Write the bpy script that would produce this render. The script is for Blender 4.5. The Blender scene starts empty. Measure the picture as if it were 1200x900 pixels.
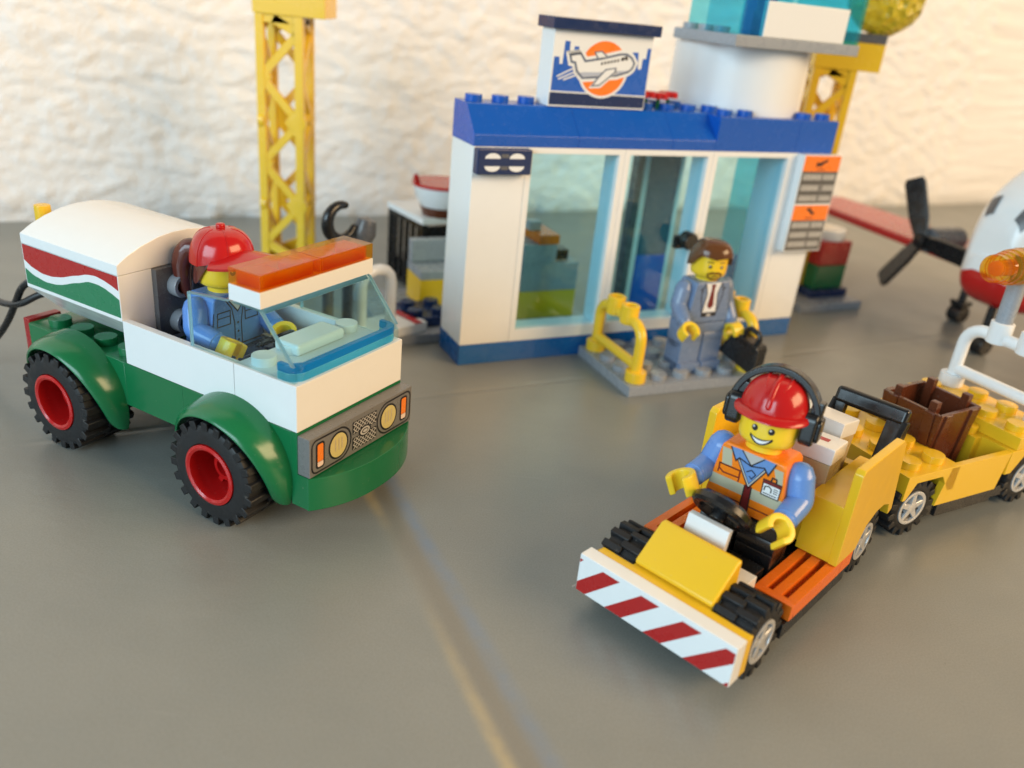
import bpy, bmesh, math, random
from mathutils import Vector, Matrix, noise, geometry
random.seed(7)
SC = 0.1                                   # 1 Blender unit = 10 mm; all numbers below are millimetres
scene = bpy.context.scene
COL = scene.collection
PI = math.pi
R = math.radians

# ------------------------------------------------------------------ materials
MATS = {}
def nodes_of(name):
    m = bpy.data.materials.new(name); m.use_nodes = True
    nt = m.node_tree
    for n in list(nt.nodes): nt.nodes.remove(n)
    out = nt.nodes.new('ShaderNodeOutputMaterial')
    return m, nt, out
def N(nt, t, **kw):
    n = nt.nodes.new(t)
    for k, v in kw.items(): setattr(n, k, v)
    return n
def plastic(name, rgb, rough=0.24, bump=0.012, spec=0.5, sss=0.0, metallic=0.0):
    m, nt, out = nodes_of(name)
    b = N(nt, 'ShaderNodeBsdfPrincipled')
    tc = N(nt, 'ShaderNodeTexCoord')
    n1 = N(nt, 'ShaderNodeTexNoise'); n1.inputs['Scale'].default_value = 3.2; n1.inputs['Detail'].default_value = 6
    n2 = N(nt, 'ShaderNodeTexNoise'); n2.inputs['Scale'].default_value = 1.1; n2.inputs['Detail'].default_value = 2
    nt.links.new(tc.outputs['Object'], n1.inputs['Vector']); nt.links.new(tc.outputs['Object'], n2.inputs['Vector'])
    mr = N(nt, 'ShaderNodeMapRange'); mr.inputs[1].default_value = .35; mr.inputs[2].default_value = .7
    mr.inputs[3].default_value = rough * .75; mr.inputs[4].default_value = rough * 1.35
    nt.links.new(n1.outputs['Fac'], mr.inputs[0]); nt.links.new(mr.outputs[0], b.inputs['Roughness'])
    # slight moulding colour drift
    mx = N(nt, 'ShaderNodeMix', data_type='RGBA')
    mx.inputs[6].default_value = (*rgb, 1); mx.inputs[7].default_value = (*[c * .965 for c in rgb], 1)
    nt.links.new(n1.outputs['Fac'], mx.inputs[0])
    n3 = N(nt, 'ShaderNodeTexNoise'); n3.inputs['Scale'].default_value = 11; n3.inputs['Detail'].default_value = 3; nt.links.new(tc.outputs['Object'], n3.inputs['Vector'])
    m3 = N(nt, 'ShaderNodeMapRange'); m3.inputs[1].default_value = .70; m3.inputs[2].default_value = .76; m3.inputs[3].default_value = 0; m3.inputs[4].default_value = .14
    nt.links.new(n3.outputs['Fac'], m3.inputs[0])
    md = N(nt, 'ShaderNodeMix', data_type='RGBA'); md.inputs[7].default_value = (.46, .43, .39, 1)
    nt.links.new(m3.outputs[0], md.inputs[0]); nt.links.new(mx.outputs[2], md.inputs[6]); nt.links.new(md.outputs[2], b.inputs['Base Color'])
    bp = N(nt, 'ShaderNodeBump'); bp.inputs['Strength'].default_value = bump; bp.inputs['Distance'].default_value = .02
    nt.links.new(n2.outputs['Fac'], bp.inputs['Height']); nt.links.new(bp.outputs[0], b.inputs['Normal'])
    b.inputs['Specular IOR Level'].default_value = spec
    b.inputs['Metallic'].default_value = metallic
    if sss:
        b.inputs['Subsurface Weight'].default_value = sss
        b.inputs['Subsurface Radius'].default_value = (.12, .1, .08); b.inputs['Subsurface Scale'].default_value = 1
    nt.links.new(b.outputs[0], out.inputs[0])
    MATS[name] = m; return m
def clear(name, tint, rough=0.03, ior=1.45, body=0.0):
    """thin clear coloured plastic: tinted see-through plus a fresnel gloss"""
    m, nt, out = nodes_of(name)
    t = N(nt, 'ShaderNodeBsdfTransparent'); t.inputs[0].default_value = (*tint, 1)
    d = N(nt, 'ShaderNodeBsdfTranslucent'); d.inputs[0].default_value = (*tint, 1)
    g = N(nt, 'ShaderNodeBsdfGlossy'); g.inputs['Roughness'].default_value = rough
    lw = N(nt, 'ShaderNodeLayerWeight'); lw.inputs['Blend'].default_value = .5
    pw = N(nt, 'ShaderNodeMath', operation='POWER'); pw.inputs[1].default_value = 4.0; nt.links.new(lw.outputs['Facing'], pw.inputs[0])
    f = N(nt, 'ShaderNodeMath', operation='MULTIPLY_ADD'); f.inputs[1].default_value = .75; f.inputs[2].default_value = .035; nt.links.new(pw.outputs[0], f.inputs[0])
    m0 = N(nt, 'ShaderNodeMixShader'); m0.inputs[0].default_value = body
    nt.links.new(t.outputs[0], m0.inputs[1]); nt.links.new(d.outputs[0], m0.inputs[2])
    m1 = N(nt, 'ShaderNodeMixShader')
    nt.links.new(f.outputs[0], m1.inputs[0]); nt.links.new(m0.outputs[0], m1.inputs[1]); nt.links.new(g.outputs[0], m1.inputs[2])
    nt.links.new(m1.outputs[0], out.inputs[0]); MATS[name] = m; return m

plastic('white', (.79, .795, .79), .2)
plastic('green', (.008, .145, .05), .2)
plastic('red', (.47, .010, .010), .2)
plastic('red_dark', (.33, .012, .016), .3)
plastic('yellow', (.80, .485, .02), .2)
plastic('skin_yellow', (.86, .58, .03), .22)
plastic('blue', (.006, .090, .44), .24)
plastic('azure', (.004, .105, .36), .24)
plastic('navy', (.008, .026, .095), .24)
plastic('black', (.010, .010, .011), .26)
plastic('rubber', (.013, .013, .014), .52, bump=.2, spec=.35)
plastic('grey', (.30, .32, .35), .28)
plastic('dark_grey', (.115, .115, .12), .28)
plastic('tile_grey', (.17, .165, .16), .3)
plastic('orange', (.78, .16, .012), .24)
plastic('vest_orange', (.90, .22, .012), .24)
plastic('brown', (.105, .028, .012), .26)
plastic('hair_brown', (.115, .042, .013), .2)
plastic('maroon', (.12, .028, .02), .2)
plastic('mid_blue', (.125, .255, .58), .24)
plastic('sand_blue', (.16, .225, .36), .26)
plastic('jacket_blue', (.10, .25, .62), .24)
plastic('tan', (.50, .42, .26), .28)
plastic('lemon', (.87, .55, .03), .22)
plastic('teal', (.018, .085, .14), .25)
plastic('carton', (.46, .36, .20), .32)
plastic('pearl', (.55, .55, .55), .25, metallic=.35)
plastic('case_grey', (.20, .19, .17), .3)
plastic('blush', (.80, .62, .52), .28)
plastic('ink', (.012, .010, .012), .4)
plastic('ink_red', (.16, .012, .012), .4)
plastic('print_red', (.42, .016, .016), .3)
plastic('print_green', (.018, .19, .085), .3)
plastic('print_blue', (.015, .11, .48), .3)
plastic('print_orange', (.90, .20, .02), .3)
plastic('print_grey', (.33, .36, .42), .35)
plastic('print_line', (.11, .14, .21), .35)
plastic('print_shade', (.42, .46, .55), .35)
plastic('print_dark', (.075, .07, .065), .35)
plastic('print_light', (.48, .46, .43), .4)
plastic('reflective', (.46, .44, .31), .35)
plastic('shirt_blue', (.14, .27, .55), .3)
plastic('lamp_cream', (.60, .50, .20), .22)
plastic('lens_orange', (.85, .22, .02), .25)
plastic('nav_green', (.10, .55, .08), .2)
clear('clear_blue', (.84, .945, .955))
clear('edge_blue', (.13, .66, .97), body=.55)
clear('base_blue', (.46, .90, .98), body=.55)
clear('edge_pale', (.72, .92, .98), body=.75)
clear('window_blue', (.70, .93, 1.0))
clear('tower_blue', (.46, .88, .985), body=.12)
clear('amber', (1.0, .70, .16), rough=.05, body=.14)
clear('amber_deep', (1.0, .64, .13), rough=.1, body=.4)
clear('dark_glass', (.10, .22, .22))
def solid_clear(name, rgb, rough=.06):
    m, nt, out = nodes_of(name)
    b = N(nt, 'ShaderNodeBsdfPrincipled')
    b.inputs['Base Color'].default_value = (*rgb, 1); b.inputs['Roughness'].default_value = rough
    b.inputs['Transmission Weight'].default_value = .62; b.inputs['IOR'].default_value = 1.4
    if name == 'glitter_yellow':
        tc = N(nt, 'ShaderNodeTexCoord'); vo = N(nt, 'ShaderNodeTexVoronoi'); vo.inputs['Scale'].default_value = 3.2; nt.links.new(tc.outputs['Object'], vo.inputs['Vector'])
        bp = N(nt, 'ShaderNodeBump'); bp.inputs['Strength'].default_value = .9; bp.inputs['Distance'].default_value = .25; nt.links.new(vo.outputs['Distance'], bp.inputs['Height']); nt.links.new(bp.outputs[0], b.inputs['Normal'])
    nt.links.new(b.outputs[0], out.inputs[0]); MATS[name] = m
solid_clear('glitter_yellow', (.95, .75, .05), .12)

# ------------------------------------------------------------------ mesh builder
class MB:
    def __init__(s, mat=None):
        s.bm = bmesh.new(); s.mats = []; s.cur = 0; s.M = Matrix(); s.stack = []
        if mat: s.m(mat)
    def m(s, mat):
        if mat not in s.mats: s.mats.append(mat)
        s.cur = s.mats.index(mat); return s
    def push(s, M): s.stack.append(s.M.copy()); s.M = s.M @ M; return s
    def pop(s): s.M = s.stack.pop(); return s
    def add(s, verts, faces):
        vs = [s.bm.verts.new(s.M @ Vector(v)) for v in verts]
        for f in faces:
            try:
                nf = s.bm.faces.new([vs[i] for i in f]); nf.material_index = s.cur; nf.smooth = True
            except ValueError: pass
    def merge(s, tmp):
        tmp.verts.ensure_lookup_table(); tmp.verts.index_update()
        s.add([v.co.copy() for v in tmp.verts], [[v.index for v in f.verts] for f in tmp.faces]); tmp.free()
    def solid(s, verts, faces, bev=0, seg=2):
        t = bmesh.new(); vs = [t.verts.new(v) for v in verts]
        for f in faces: t.faces.new([vs[i] for i in f])
        bmesh.ops.recalc_face_normals(t, faces=t.faces)
        if bev:
            es = [e for e in t.edges if len(e.link_faces) == 2 and e.calc_face_angle(0) > .6]
            bmesh.ops.bevel(t, geom=es, offset=bev, segments=seg, profile=.5, affect='EDGES', clamp_overlap=True)
        s.merge(t); return s
    def box(s, x0, x1, y0, y1, z0, z1, bev=.18, seg=2):
        v = [(x, y, z) for x in (x0, x1) for y in (y0, y1) for z in (z0, z1)]
        f = [(0, 1, 3, 2), (4, 6, 7, 5), (0, 4, 5, 1), (2, 3, 7, 6), (0, 2, 6, 4), (1, 5, 7, 3)]
        return s.solid(v, f, bev, seg)
    def prism(s, pts, a0, a1, axis='y', bev=.15, seg=2):
        def P(p, a):
            return {'y': (p[0], a, p[1]), 'x': (a, p[0], p[1]), 'z': (p[0], p[1], a)}[axis]
        n = len(pts)
        v = [P(p, a0) for p in pts] + [P(p, a1) for p in pts]
        f = [tuple(range(n)), tuple(range(2 * n - 1, n - 1, -1))] + [(i, (i + 1) % n, n + (i + 1) % n, n + i) for i in range(n)]
        return s.solid(v, f, bev, seg)
    def lathe(s, prof, o=(0, 0, 0), ax=(0, 0, 1), seg=28, a0=0, a1=2 * PI, x=None, caps=True):
        ax = Vector(ax).normalized()
        u = Vector(x) if x else ax.orthogonal(); u = (u - ax * u.dot(ax)).normalized(); w = ax.cross(u); o = Vector(o)
        full = abs(a1 - a0 - 2 * PI) < 1e-6; k = seg if full else seg + 1
        v = []; 
        for i in range(k):
            a = a0 + (a1 - a0) * i / seg; d = u * math.cos(a) + w * math.sin(a)
            for r, h in prof: v.append(o + d * max(r, 1e-4) + ax * h)
        n = len(prof); f = []
        for i in range(seg):
            j = (i + 1) % k
            for q in range(n - 1): f.append((i * n + q, i * n + q + 1, j * n + q + 1, j * n + q))
        if full and caps and prof[0] != prof[-1]:
            if prof[0][0] > .01: f.append(tuple(i * n for i in range(k)))
            if prof[-1][0] > .01: f.append(tuple(i * n + n - 1 for i in range(k - 1, -1, -1)))
        elif not full:
            f.append(tuple(range(n))); f.append(tuple((k - 1) * n + q for q in range(n - 1, -1, -1)))
        s.add(v, f); return s
    def cyl(s, p0, p1, r, seg=20, bev=.15, r1=None):
        p0 = Vector(p0); p1 = Vector(p1); h = (p1 - p0).length; r1 = r if r1 is None else r1
        return s.lathe([(0, 0), (r - bev, 0), (r - bev * .3, bev * .3), (r, bev), (r1, h - bev), (r1 - bev * .3, h - bev * .3), (r1 - bev, h), (0, h)], p0, p1 - p0, seg)
    def stud(s, x, y, z, r=2.42, h=1.75, seg=22): return s.cyl((x, y, z - .05), (x, y, z + h), r, seg, .16)
    def studs(s, xs, ys, z):
        for x in xs:
            for y in ys: s.stud(x, y, z)
        return s
    def tube(s, path, r, seg=14, cap=True, round_cap=True, closed=False):
        P = [Vector(p) for p in path]; n = len(P)
        rr = r if isinstance(r, (list, tuple)) else [r] * n
        T = [(P[min(i + 1, n - 1)] - P[max(i - 1, 0)]).normalized() for i in range(n)]
        u = T[0].orthogonal().normalized(); rings = []
        for i in range(n):
            u = (u - T[i] * u.dot(T[i])).normalized(); w = T[i].cross(u)
            rings.append((P[i], u.copy(), w, rr[i]))
        full = []
        if round_cap:
            for a in (80, 60, 35): 
                c = R(a); full.append((P[0] - T[0] * rr[0] * math.sin(c), rings[0][1], rings[0][2], rr[0] * math.cos(c)))
        full += rings
        if round_cap:
            for a in (35, 60, 80):
                c = R(a); full.append((P[-1] + T[-1] * rr[-1] * math.sin(c), rings[-1][1], rings[-1][2], rr[-1] * math.cos(c)))
        v = []; f = []
        for p, a, b, q in full:
            for k in range(seg):
                t = 2 * PI * k / seg; v.append(p + (a * math.cos(t) + b * math.sin(t)) * q)
        for i in range(len(full) - 1):
            for k in range(seg):
                k2 = (k + 1) % seg; f.append((i * seg + k, i * seg + k2, (i + 1) * seg + k2, (i + 1) * seg + k))
        f.append(tuple(range(seg - 1, -1, -1))); f.append(tuple((len(full) - 1) * seg + k for k in range(seg)))
        s.add(v, f); return s
    def poly(s, pts, fn, k=0):
        """flat print: polygon (u,v) mapped by fn(u,v,lift)"""
        tri = geometry.tessellate_polygon([[Vector((p[0], p[1], 0)) for p in pts]])
        s.add([fn(p[0], p[1], k) for p in pts], [tuple(t) for t in tri]); return s
    def line(s, pts, w, fn, k=0, closed=False):
        P = [Vector((p[0], p[1])) for p in pts]
        if closed: P = P + [P[0], P[1]]
        v = []; f = []; n = len(P)
        for i in range(n):
            a = (P[i] - P[i - 1]).normalized() if i else None; b = (P[i + 1] - P[i]).normalized() if i < n - 1 else None
            if closed and i == 0: a = (P[0] - P[-3]).normalized()
            if closed and i == n - 1: b = a
            a = a or b; b = b or a
            na = Vector((-a.y, a.x)); nb = Vector((-b.y, b.x)); m = (na + nb); m = m.normalized() if m.length > 1e-6 else na
            q = w / 2 / max(.45, m.dot(na))
            for sg in (-1, 1):
                c = P[i] + m * q * sg; v.append(fn(c.x, c.y, k))
        for i in range(n - 1): f.append((2 * i, 2 * i + 1, 2 * i + 3, 2 * i + 2))
        s.add(v, f); return s
    def band(s, lo, hi, fn, k=0):
        n = len(lo); v = [fn(*p, k) for p in lo] + [fn(*p, k) for p in hi]
        s.add(v, [(i, i + 1, n + i + 1, n + i) for i in range(n - 1)]); return s
    def ell(s, cx, cy, rx, ry, fn, k=0, n=20, a0=0, a1=2 * PI):
        pts = [(cx + rx * math.cos(a0 + (a1 - a0) * i / n), cy + ry * math.sin(a0 + (a1 - a0) * i / n)) for i in range(n if a1 - a0 > 6.28 else n + 1)]
        return s.poly(pts, fn, k)
    def dome(s, Rf, z0f, ztop, p=1.0, q=1.0, seg=36, rows=12, cx=0, cy=0):
        """cap-like shell: Rf(a) radius, z0f(a) rim height"""
        v = []; f = []
        for j in range(rows):
            t = j / rows * PI / 2
            for i in range(seg):
                a = 2 * PI * i / seg; r = Rf(a) * math.cos(t) ** p; zz = math.sin(t) ** q
                v.append((cx + r * math.cos(a), cy + r * math.sin(a), z0f(a) * (1 - zz) + ztop * zz))
        for i in range(seg):
            a = 2 * PI * i / seg; r = Rf(a) - 1.0; v.append((cx + r * math.cos(a), cy + r * math.sin(a), z0f(a) + .1))
        v.append((cx, cy, ztop)); top = len(v) - 1
        for j in range(rows - 1):
            for i in range(seg):
                i2 = (i + 1) % seg; f.append((j * seg + i, j * seg + i2, (j + 1) * seg + i2, (j + 1) * seg + i))
        for i in range(seg):
            i2 = (i + 1) % seg; f.append(((rows - 1) * seg + i, (rows - 1) * seg + i2, top))
            f.append((rows * seg + i, rows * seg + i2, i2, i))
        s.add(v, f); return s
    def build(s, name, parent=None, ang=38, recalc=True, bare=False):
        bm = s.bm
        if recalc: bmesh.ops.recalc_face_normals(bm, faces=bm.faces)
        bmesh.ops.scale(bm, vec=(SC, SC, SC), verts=bm.verts)
        me = bpy.data.meshes.new(name); bm.to_mesh(me); bm.free()
        for k in s.mats: me.materials.append(MATS[k])
        me.set_sharp_from_angle(angle=R(ang))
        o = bpy.data.objects.new(name, me); COL.objects.link(o)
        if parent is not None: o.parent = parent
        if not bare:
            w = o.modifiers.new('wn', 'WEIGHTED_NORMAL'); w.keep_sharp = True
        return o

def thing(name, label, cat, loc, rz=0, group=None):
    o = bpy.data.objects.new(name, None); COL.objects.link(o)
    o.empty_display_size = .2
    o.location = [c * SC for c in loc]; o.rotation_euler = (0, 0, rz)
    o['label'] = label; o['category'] = cat
    if group: o['group'] = group
    return o
def tag(o, label, cat, group=None, kind=None):
    if label: o['label'] = label
    if cat: o['category'] = cat
    if group: o['group'] = group
    if kind: o['kind'] = kind
    return o
def dup(o, parent, loc=None, rz=None):
    """copy of a part and its sub-parts"""
    c = o.copy(); COL.objects.link(c); c.parent = parent
    if loc is not None: c.location = [q * SC for q in loc]
    if rz is not None: c.rotation_euler = (0, 0, rz)
    for ch in [k for k in COL.objects if k.parent is o]:
        d = ch.copy(); COL.objects.link(d); d.parent = c
    return c
def arc(cx, cy, r, a0, a1, n): return [(cx + r * math.cos(R(a0 + (a1 - a0) * i / n)), cy + r * math.sin(R(a0 + (a1 - a0) * i / n))) for i in range(n + 1)]
def smooth(pts, sub=6):
    P = [Vector(p) for p in pts]; out = []
    for i in range(len(P) - 1):
        a = P[max(i - 1, 0)]; b = P[i]; c = P[i + 1]; d = P[min(i + 2, len(P) - 1)]
        for k in range(sub):
            t = k / sub
            out.append(.5 * ((2 * b) + (c - a) * t + (2 * a - 5 * b + 4 * c - d) * t * t + (3 * b - a - 3 * c + d) * t ** 3))
    out.append(P[-1]); return out

# ------------------------------------------------------------------ wheels
def make_wheel(parent, loc, r, w, blocks, rim_r, rim_mat, kind):
    """axis along y, outer face at y = -w/2 (turned round for the other side)"""
    b = MB('rubber'); h = w / 2; rt = r - .75
    b.lathe([(rim_r, -h + .5), (rim_r + .3, -h), (rt - 1.2, -h), (rt - .3, -h + .5), (rt, -h + 1.4), (rt, h - 1.4), (rt - .3, h - .5), (rt - 1.2, h), (rim_r + .3, h), (rim_r, h - .5), (rim_r, -h + .5)], (0, 0, 0), (0, 1, 0), 48)
    for i in range(blocks):
        for sgn in (-1, 1):
            a = 2 * PI * (i + (.25 if sgn > 0 else -.25)) / blocks
            b.push(Matrix.Rotation(a, 4, 'Y'))
            ww = 2 * PI * r / blocks * .27
            y0, y1 = (-h + .05, .35) if sgn < 0 else (-.35, h - .05)
            b.prism([(-ww, rt - 1.6), (ww, rt - 1.6), (ww * .86, r), (-ww * .86, r)], y0, y1, 'y', .16, 1)
            b.pop()
    t = b.build('wheel', parent); t.location = [c * SC for c in loc]
    q = MB(rim_mat)
    if kind == 'dish':
        q.lathe([(rim_r + .05, -h + .9), (rim_r + .1, -h - .25), (rim_r - .5, -h - .45), (rim_r - 1.0, -h - .2), (rim_r - 1.1, -h + .4), (rim_r - 1.5, -h + 6.6), (3.0, -h + 7.0), (2.9, -h + 3.8), (1.9, -h + 3.6), (1.7, -h + 5.8), (0, -h + 5.8)], (0, 0, 0), (0, 1, 0), 40, caps=False)
        for k in range(3):
            q.push(Matrix.Rotation(k * 2 * PI / 3, 4, 'Y')); q.box(2.6, rim_r - 1.2, -h + 4.6, -h + 7.2, -.6, .6, .1); q.pop()
    else:
        q.lathe([(rim_r + .05, -h + .8), (rim_r + .05, -h - .1), (rim_r - .3, -h - .2), (rim_r - .75, -h - .1), (rim_r - .9, -h + .9), (rim_r - .9, -h + 2.6), (0, -h + 2.6)], (0, 0, 0), (0, 1, 0), 36, caps=False)
        for k in range(5):
            q.push(Matrix.Rotation(k * 2 * PI / 5, 4, 'Y'))
            q.prism([(-.85, .6), (.85, .6), (.5, rim_r - .6), (-.5, rim_r - .6)], -h - .05, -h + 1.7, 'y', .12, 1); q.pop()
        q.cyl((0, -h + 2.6, 0), (0, -h - .15, 0), 1.35, 16, .2)
    q.build('rim', t); return t

# ------------------------------------------------------------------ toy figures (face +x, z=0 at the seat or at the soles)
def head_fn(r):
    def fn(u, v, k): a = u / r; q = r + .035 + .03 * k; return Vector((q * math.cos(a), q * math.sin(a), v))
    return fn
def arm_hand(root, side, sh, el, wr, sleeve, hand_axis, skin='skin_yellow', hand_roll=0):
    S, E_, W = Vector(sh), Vector(el), Vector(wr)
    pts = [S, S.lerp(E_, .5), E_.lerp(S, .12), E_.lerp(W, .18), E_.lerp(W, .6), W]
    P = smooth(pts, 4); n = len(P)
    a = MB(sleeve).tube(P, [2.6 - .4 * (i / (n - 1)) for i in range(n)], 18)
    d = (W - E_).normalized()
    a.lathe([(2.1, -.3), (2.25, .3), (1.9, .5), (0, .5)], W, d, 20)
    arm = a.build('arm', root, ang=50)
    h = MB(skin)
    h.cyl(W - d * .2, W + d * 1.7, 1.55, 16, .1)
    ax = Vector(hand_axis); ax = (ax - d * ax.dot(d)).normalized(); y = ax.cross(d)
    M = Matrix.Identity(4)
    for i in range(3): M[i][0] = d[i]; M[i][1] = y[i]; M[i][2] = ax[i]; M[i][3] = (W + d * 3.9)[i]
    h.push(M)
    h.prism(arc(0, 0, 2.85, 42, 318, 18) + arc(0, 0, 1.62, 318, 42, 18), -1.9, 1.9, 'z', .28, 2); h.pop()
    h.build('hand', arm, ang=50)
    return arm
def figure(label, loc, rz, torso_mat, arm_mat, leg_mat, hip_mat, sitting, arms, head_yaw=0, group=None, name='toy_figure'):
    t = thing(name, label, 'toy figure', loc, rz, group)
    if sitting:
        zb = 6.2
        h = MB(hip_mat); h.box(-3.9, 3.4, -7.8, 7.8, .1, 6.0, .4); h.cyl((1.0, -7.7, 3.2), (1.0, 7.7, 3.2), 2.95, 24); h.build('hips', t)
        for s in (-1, 1):
            l = MB(leg_mat); y0, y1 = (s * .2, s * 7.7) if s > 0 else (s * 7.7, s * .2)
            l.box(2.2, 12.2, y0, y1, .3, 6.0, .4); l.box(9.2, 12.3, y0, y1, .3, 8.6, .4); l.build('leg', t)
    else:
        zb = 15.6
        h = MB(hip_mat); h.box(-3.7, 3.7, -7.8, 7.8, 12.2, 15.5, .5); h.box(-2.4, 2.4, -.8, .8, 8.5, 12.4, .3); h.cyl((0, -7.6, 11.2), (0, 7.6, 11.2), 3.0, 24); h.build('hips', t)
        for s in (-1, 1):
            l = MB(leg_mat); y0, y1 = (.25, 7.75) if s > 0 else (-7.75, -.25)
            l.box(-3.6, 3.6, y0, y1, 0, 9.6, .35); l.cyl((0, y0, 10.6), (0, y1, 10.6), 3.6, 28); l.box(-3.6, 5.0, y0, y1, 0, 3.3, .35); l.build('leg', t)
    b = MB(torso_mat)
    b.prism([(-7.9, zb), (7.9, zb), (7.75, zb + 1.2), (6.25, zb + 12.0), (5.6, zb + 12.7), (-5.6, zb + 12.7), (-6.25, zb + 12.0), (-7.75, zb + 1.2)], -3.85, 3.85, 'x', .55, 3)
    def tf(u, v, k): return Vector((3.87 + .03 * k, u, zb + v))
    t['_zb'] = zb
    hd = MB('skin_yellow')
    hd.lathe([(0, -.1), (3.3, -.1), (3.3, .8), (3.5, 1.1), (4.3, 1.35), (4.9, 1.8), (5.15, 2.6), (5.2, 3.5), (5.2, 7.1), (5.1, 7.9), (4.8, 8.7), (4.2, 9.25), (3.4, 9.5), (0, 9.6)], (0, 0, 0), (0, 0, 1), 44)
    for (s, sh, el, wr, ax) in arms:
        up = Vector((0, 0, zb))
        arm_hand(t, s, Vector(sh) + up, Vector(el) + up, Vector(wr) + up, arm_mat, ax)
    return t, b, tf, hd, zb

# ================================================================== SETTING
def ground():
    m, nt, out = nodes_of('painted_concrete')
    b = N(nt, 'ShaderNodeBsdfPrincipled'); tc = N(nt, 'ShaderNodeTexCoord')
    L = nt.links.new
    def noise_(sc, det=6, rough=.55, vec=None):
        n = N(nt, 'ShaderNodeTexNoise'); n.inputs['Scale'].default_value = sc; n.inputs['Detail'].default_value = det; n.inputs['Roughness'].default_value = rough
        L(vec or tc.outputs['Object'], n.inputs['Vector']); return n
    def ramp(src, stops):
        r = N(nt, 'ShaderNodeValToRGB'); e = r.color_ramp.elements
        while len(e) < len(stops): e.new(.5)
        for i, (p, c) in enumerate(stops): e[i].position = p; e[i].color = (c, c, c, 1) if not isinstance(c, tuple) else (*c, 1)
        L(src, r.inputs[0]); return r
    def math_(op, a, bb=None, c=None):
        n = N(nt, 'ShaderNodeMath', operation=op)
        for i, q in enumerate((a, bb, c)):
            if q is None: continue
            if isinstance(q, (int, float)): n.inputs[i].default_value = q
            else: L(q, n.inputs[i])
        return n.outputs[0]
    def mix(f, a, c):
        n = N(nt, 'ShaderNodeMix', data_type='RGBA')
        if isinstance(f, (int, float)): n.inputs[0].default_value = f
        else: L(f, n.inputs[0])
        for i, q in ((6, a), (7, c)):
            if isinstance(q, tuple): n.inputs[i].default_value = (*q, 1)
            else: L(q, n.inputs[i])
        return n.outputs[2]
    big = noise_(.09, 4); mid = noise_(.6, 6); fine = noise_(9, 4)
    col = mix(ramp(big.outputs[0], [(.3, 0), (.7, 1)]).outputs[0], (.226, .236, .219), (.258, .261, .241))
    col = mix(ramp(mid.outputs[0], [(.42, 0), (.75, .4)]).outputs[0], col, (.20, .213, .202))
    gr = noise_(30, 3); col = mix(ramp(gr.outputs[0], [(.38, 0), (.64, .5)]).outputs[0], col, (.17, .172, .158))
    sc = N(nt, 'ShaderNodeMapping'); sc.inputs['Scale'].default_value = (.35, 9, 1); sc.inputs['Rotation'].default_value = (0, 0, R(35)); L(tc.outputs['Object'], sc.inputs[0])
    scr = noise_(1.6, 3, .5, sc.outputs[0]); col = mix(ramp(scr.outputs[0], [(.68, 0), (.74, .22)]).outputs[0], col, (.33, .33, .31))
    sp = noise_(13, 2)
    col = mix(ramp(sp.outputs[0], [(.75, 0), (.78, .7)]).outputs[0], col, (.10, .10, .10))
    # a yellow and a blue streak along one straight line, with a brownish band between them
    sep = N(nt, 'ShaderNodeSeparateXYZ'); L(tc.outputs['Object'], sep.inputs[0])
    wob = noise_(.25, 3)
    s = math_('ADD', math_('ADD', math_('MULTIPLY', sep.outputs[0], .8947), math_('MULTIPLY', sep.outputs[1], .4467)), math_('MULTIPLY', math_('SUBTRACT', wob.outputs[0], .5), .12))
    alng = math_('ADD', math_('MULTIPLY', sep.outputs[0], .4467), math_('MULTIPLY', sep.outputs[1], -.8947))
    mottle = noise_(.16, 3); mottle2 = noise_(2.5, 5)
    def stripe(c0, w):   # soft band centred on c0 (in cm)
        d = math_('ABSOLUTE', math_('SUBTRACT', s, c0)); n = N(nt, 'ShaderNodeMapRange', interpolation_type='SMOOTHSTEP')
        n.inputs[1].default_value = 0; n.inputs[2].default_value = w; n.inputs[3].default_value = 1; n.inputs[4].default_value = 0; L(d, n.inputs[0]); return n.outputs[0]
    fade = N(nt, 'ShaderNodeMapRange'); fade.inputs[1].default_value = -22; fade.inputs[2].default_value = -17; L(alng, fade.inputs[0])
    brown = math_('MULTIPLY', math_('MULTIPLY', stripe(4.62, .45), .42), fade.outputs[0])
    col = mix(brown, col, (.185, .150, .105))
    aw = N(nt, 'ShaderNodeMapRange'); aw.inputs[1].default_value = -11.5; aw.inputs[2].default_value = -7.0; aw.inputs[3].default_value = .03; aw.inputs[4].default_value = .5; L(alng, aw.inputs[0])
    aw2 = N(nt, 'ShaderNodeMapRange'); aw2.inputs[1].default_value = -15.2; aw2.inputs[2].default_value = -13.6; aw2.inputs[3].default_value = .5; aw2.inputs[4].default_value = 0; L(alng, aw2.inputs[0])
    yamt = math_('MULTIPLY', math_('MULTIPLY', math_('ADD', aw.outputs[0], aw2.outputs[0]), fade.outputs[0]), ramp(mottle2.outputs[0], [(.3, .5), (.6, 1)]).outputs[0])
    col = mix(math_('MULTIPLY', stripe(4.34, .21), yamt), col, (.62, .46, .20))
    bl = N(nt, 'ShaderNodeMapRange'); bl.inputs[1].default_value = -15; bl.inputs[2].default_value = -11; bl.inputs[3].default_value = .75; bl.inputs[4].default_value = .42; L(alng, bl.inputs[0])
    bamt = math_('MULTIPLY', bl.outputs[0], ramp(mottle2.outputs[0], [(.35, .45), (.6, 1)]).outputs[0])
    col = mix(math_('MULTIPLY', math_('MULTIPLY', stripe(4.97, .27), bamt), fade.outputs[0]), col, (.15, .22, .34))
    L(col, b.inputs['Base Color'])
    rg = N(nt, 'ShaderNodeMapRange'); rg.inputs[3].default_value = .24; rg.inputs[4].default_value = .42; L(mid.outputs[0], rg.inputs[0]); L(rg.outputs[0], b.inputs['Roughness'])
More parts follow.
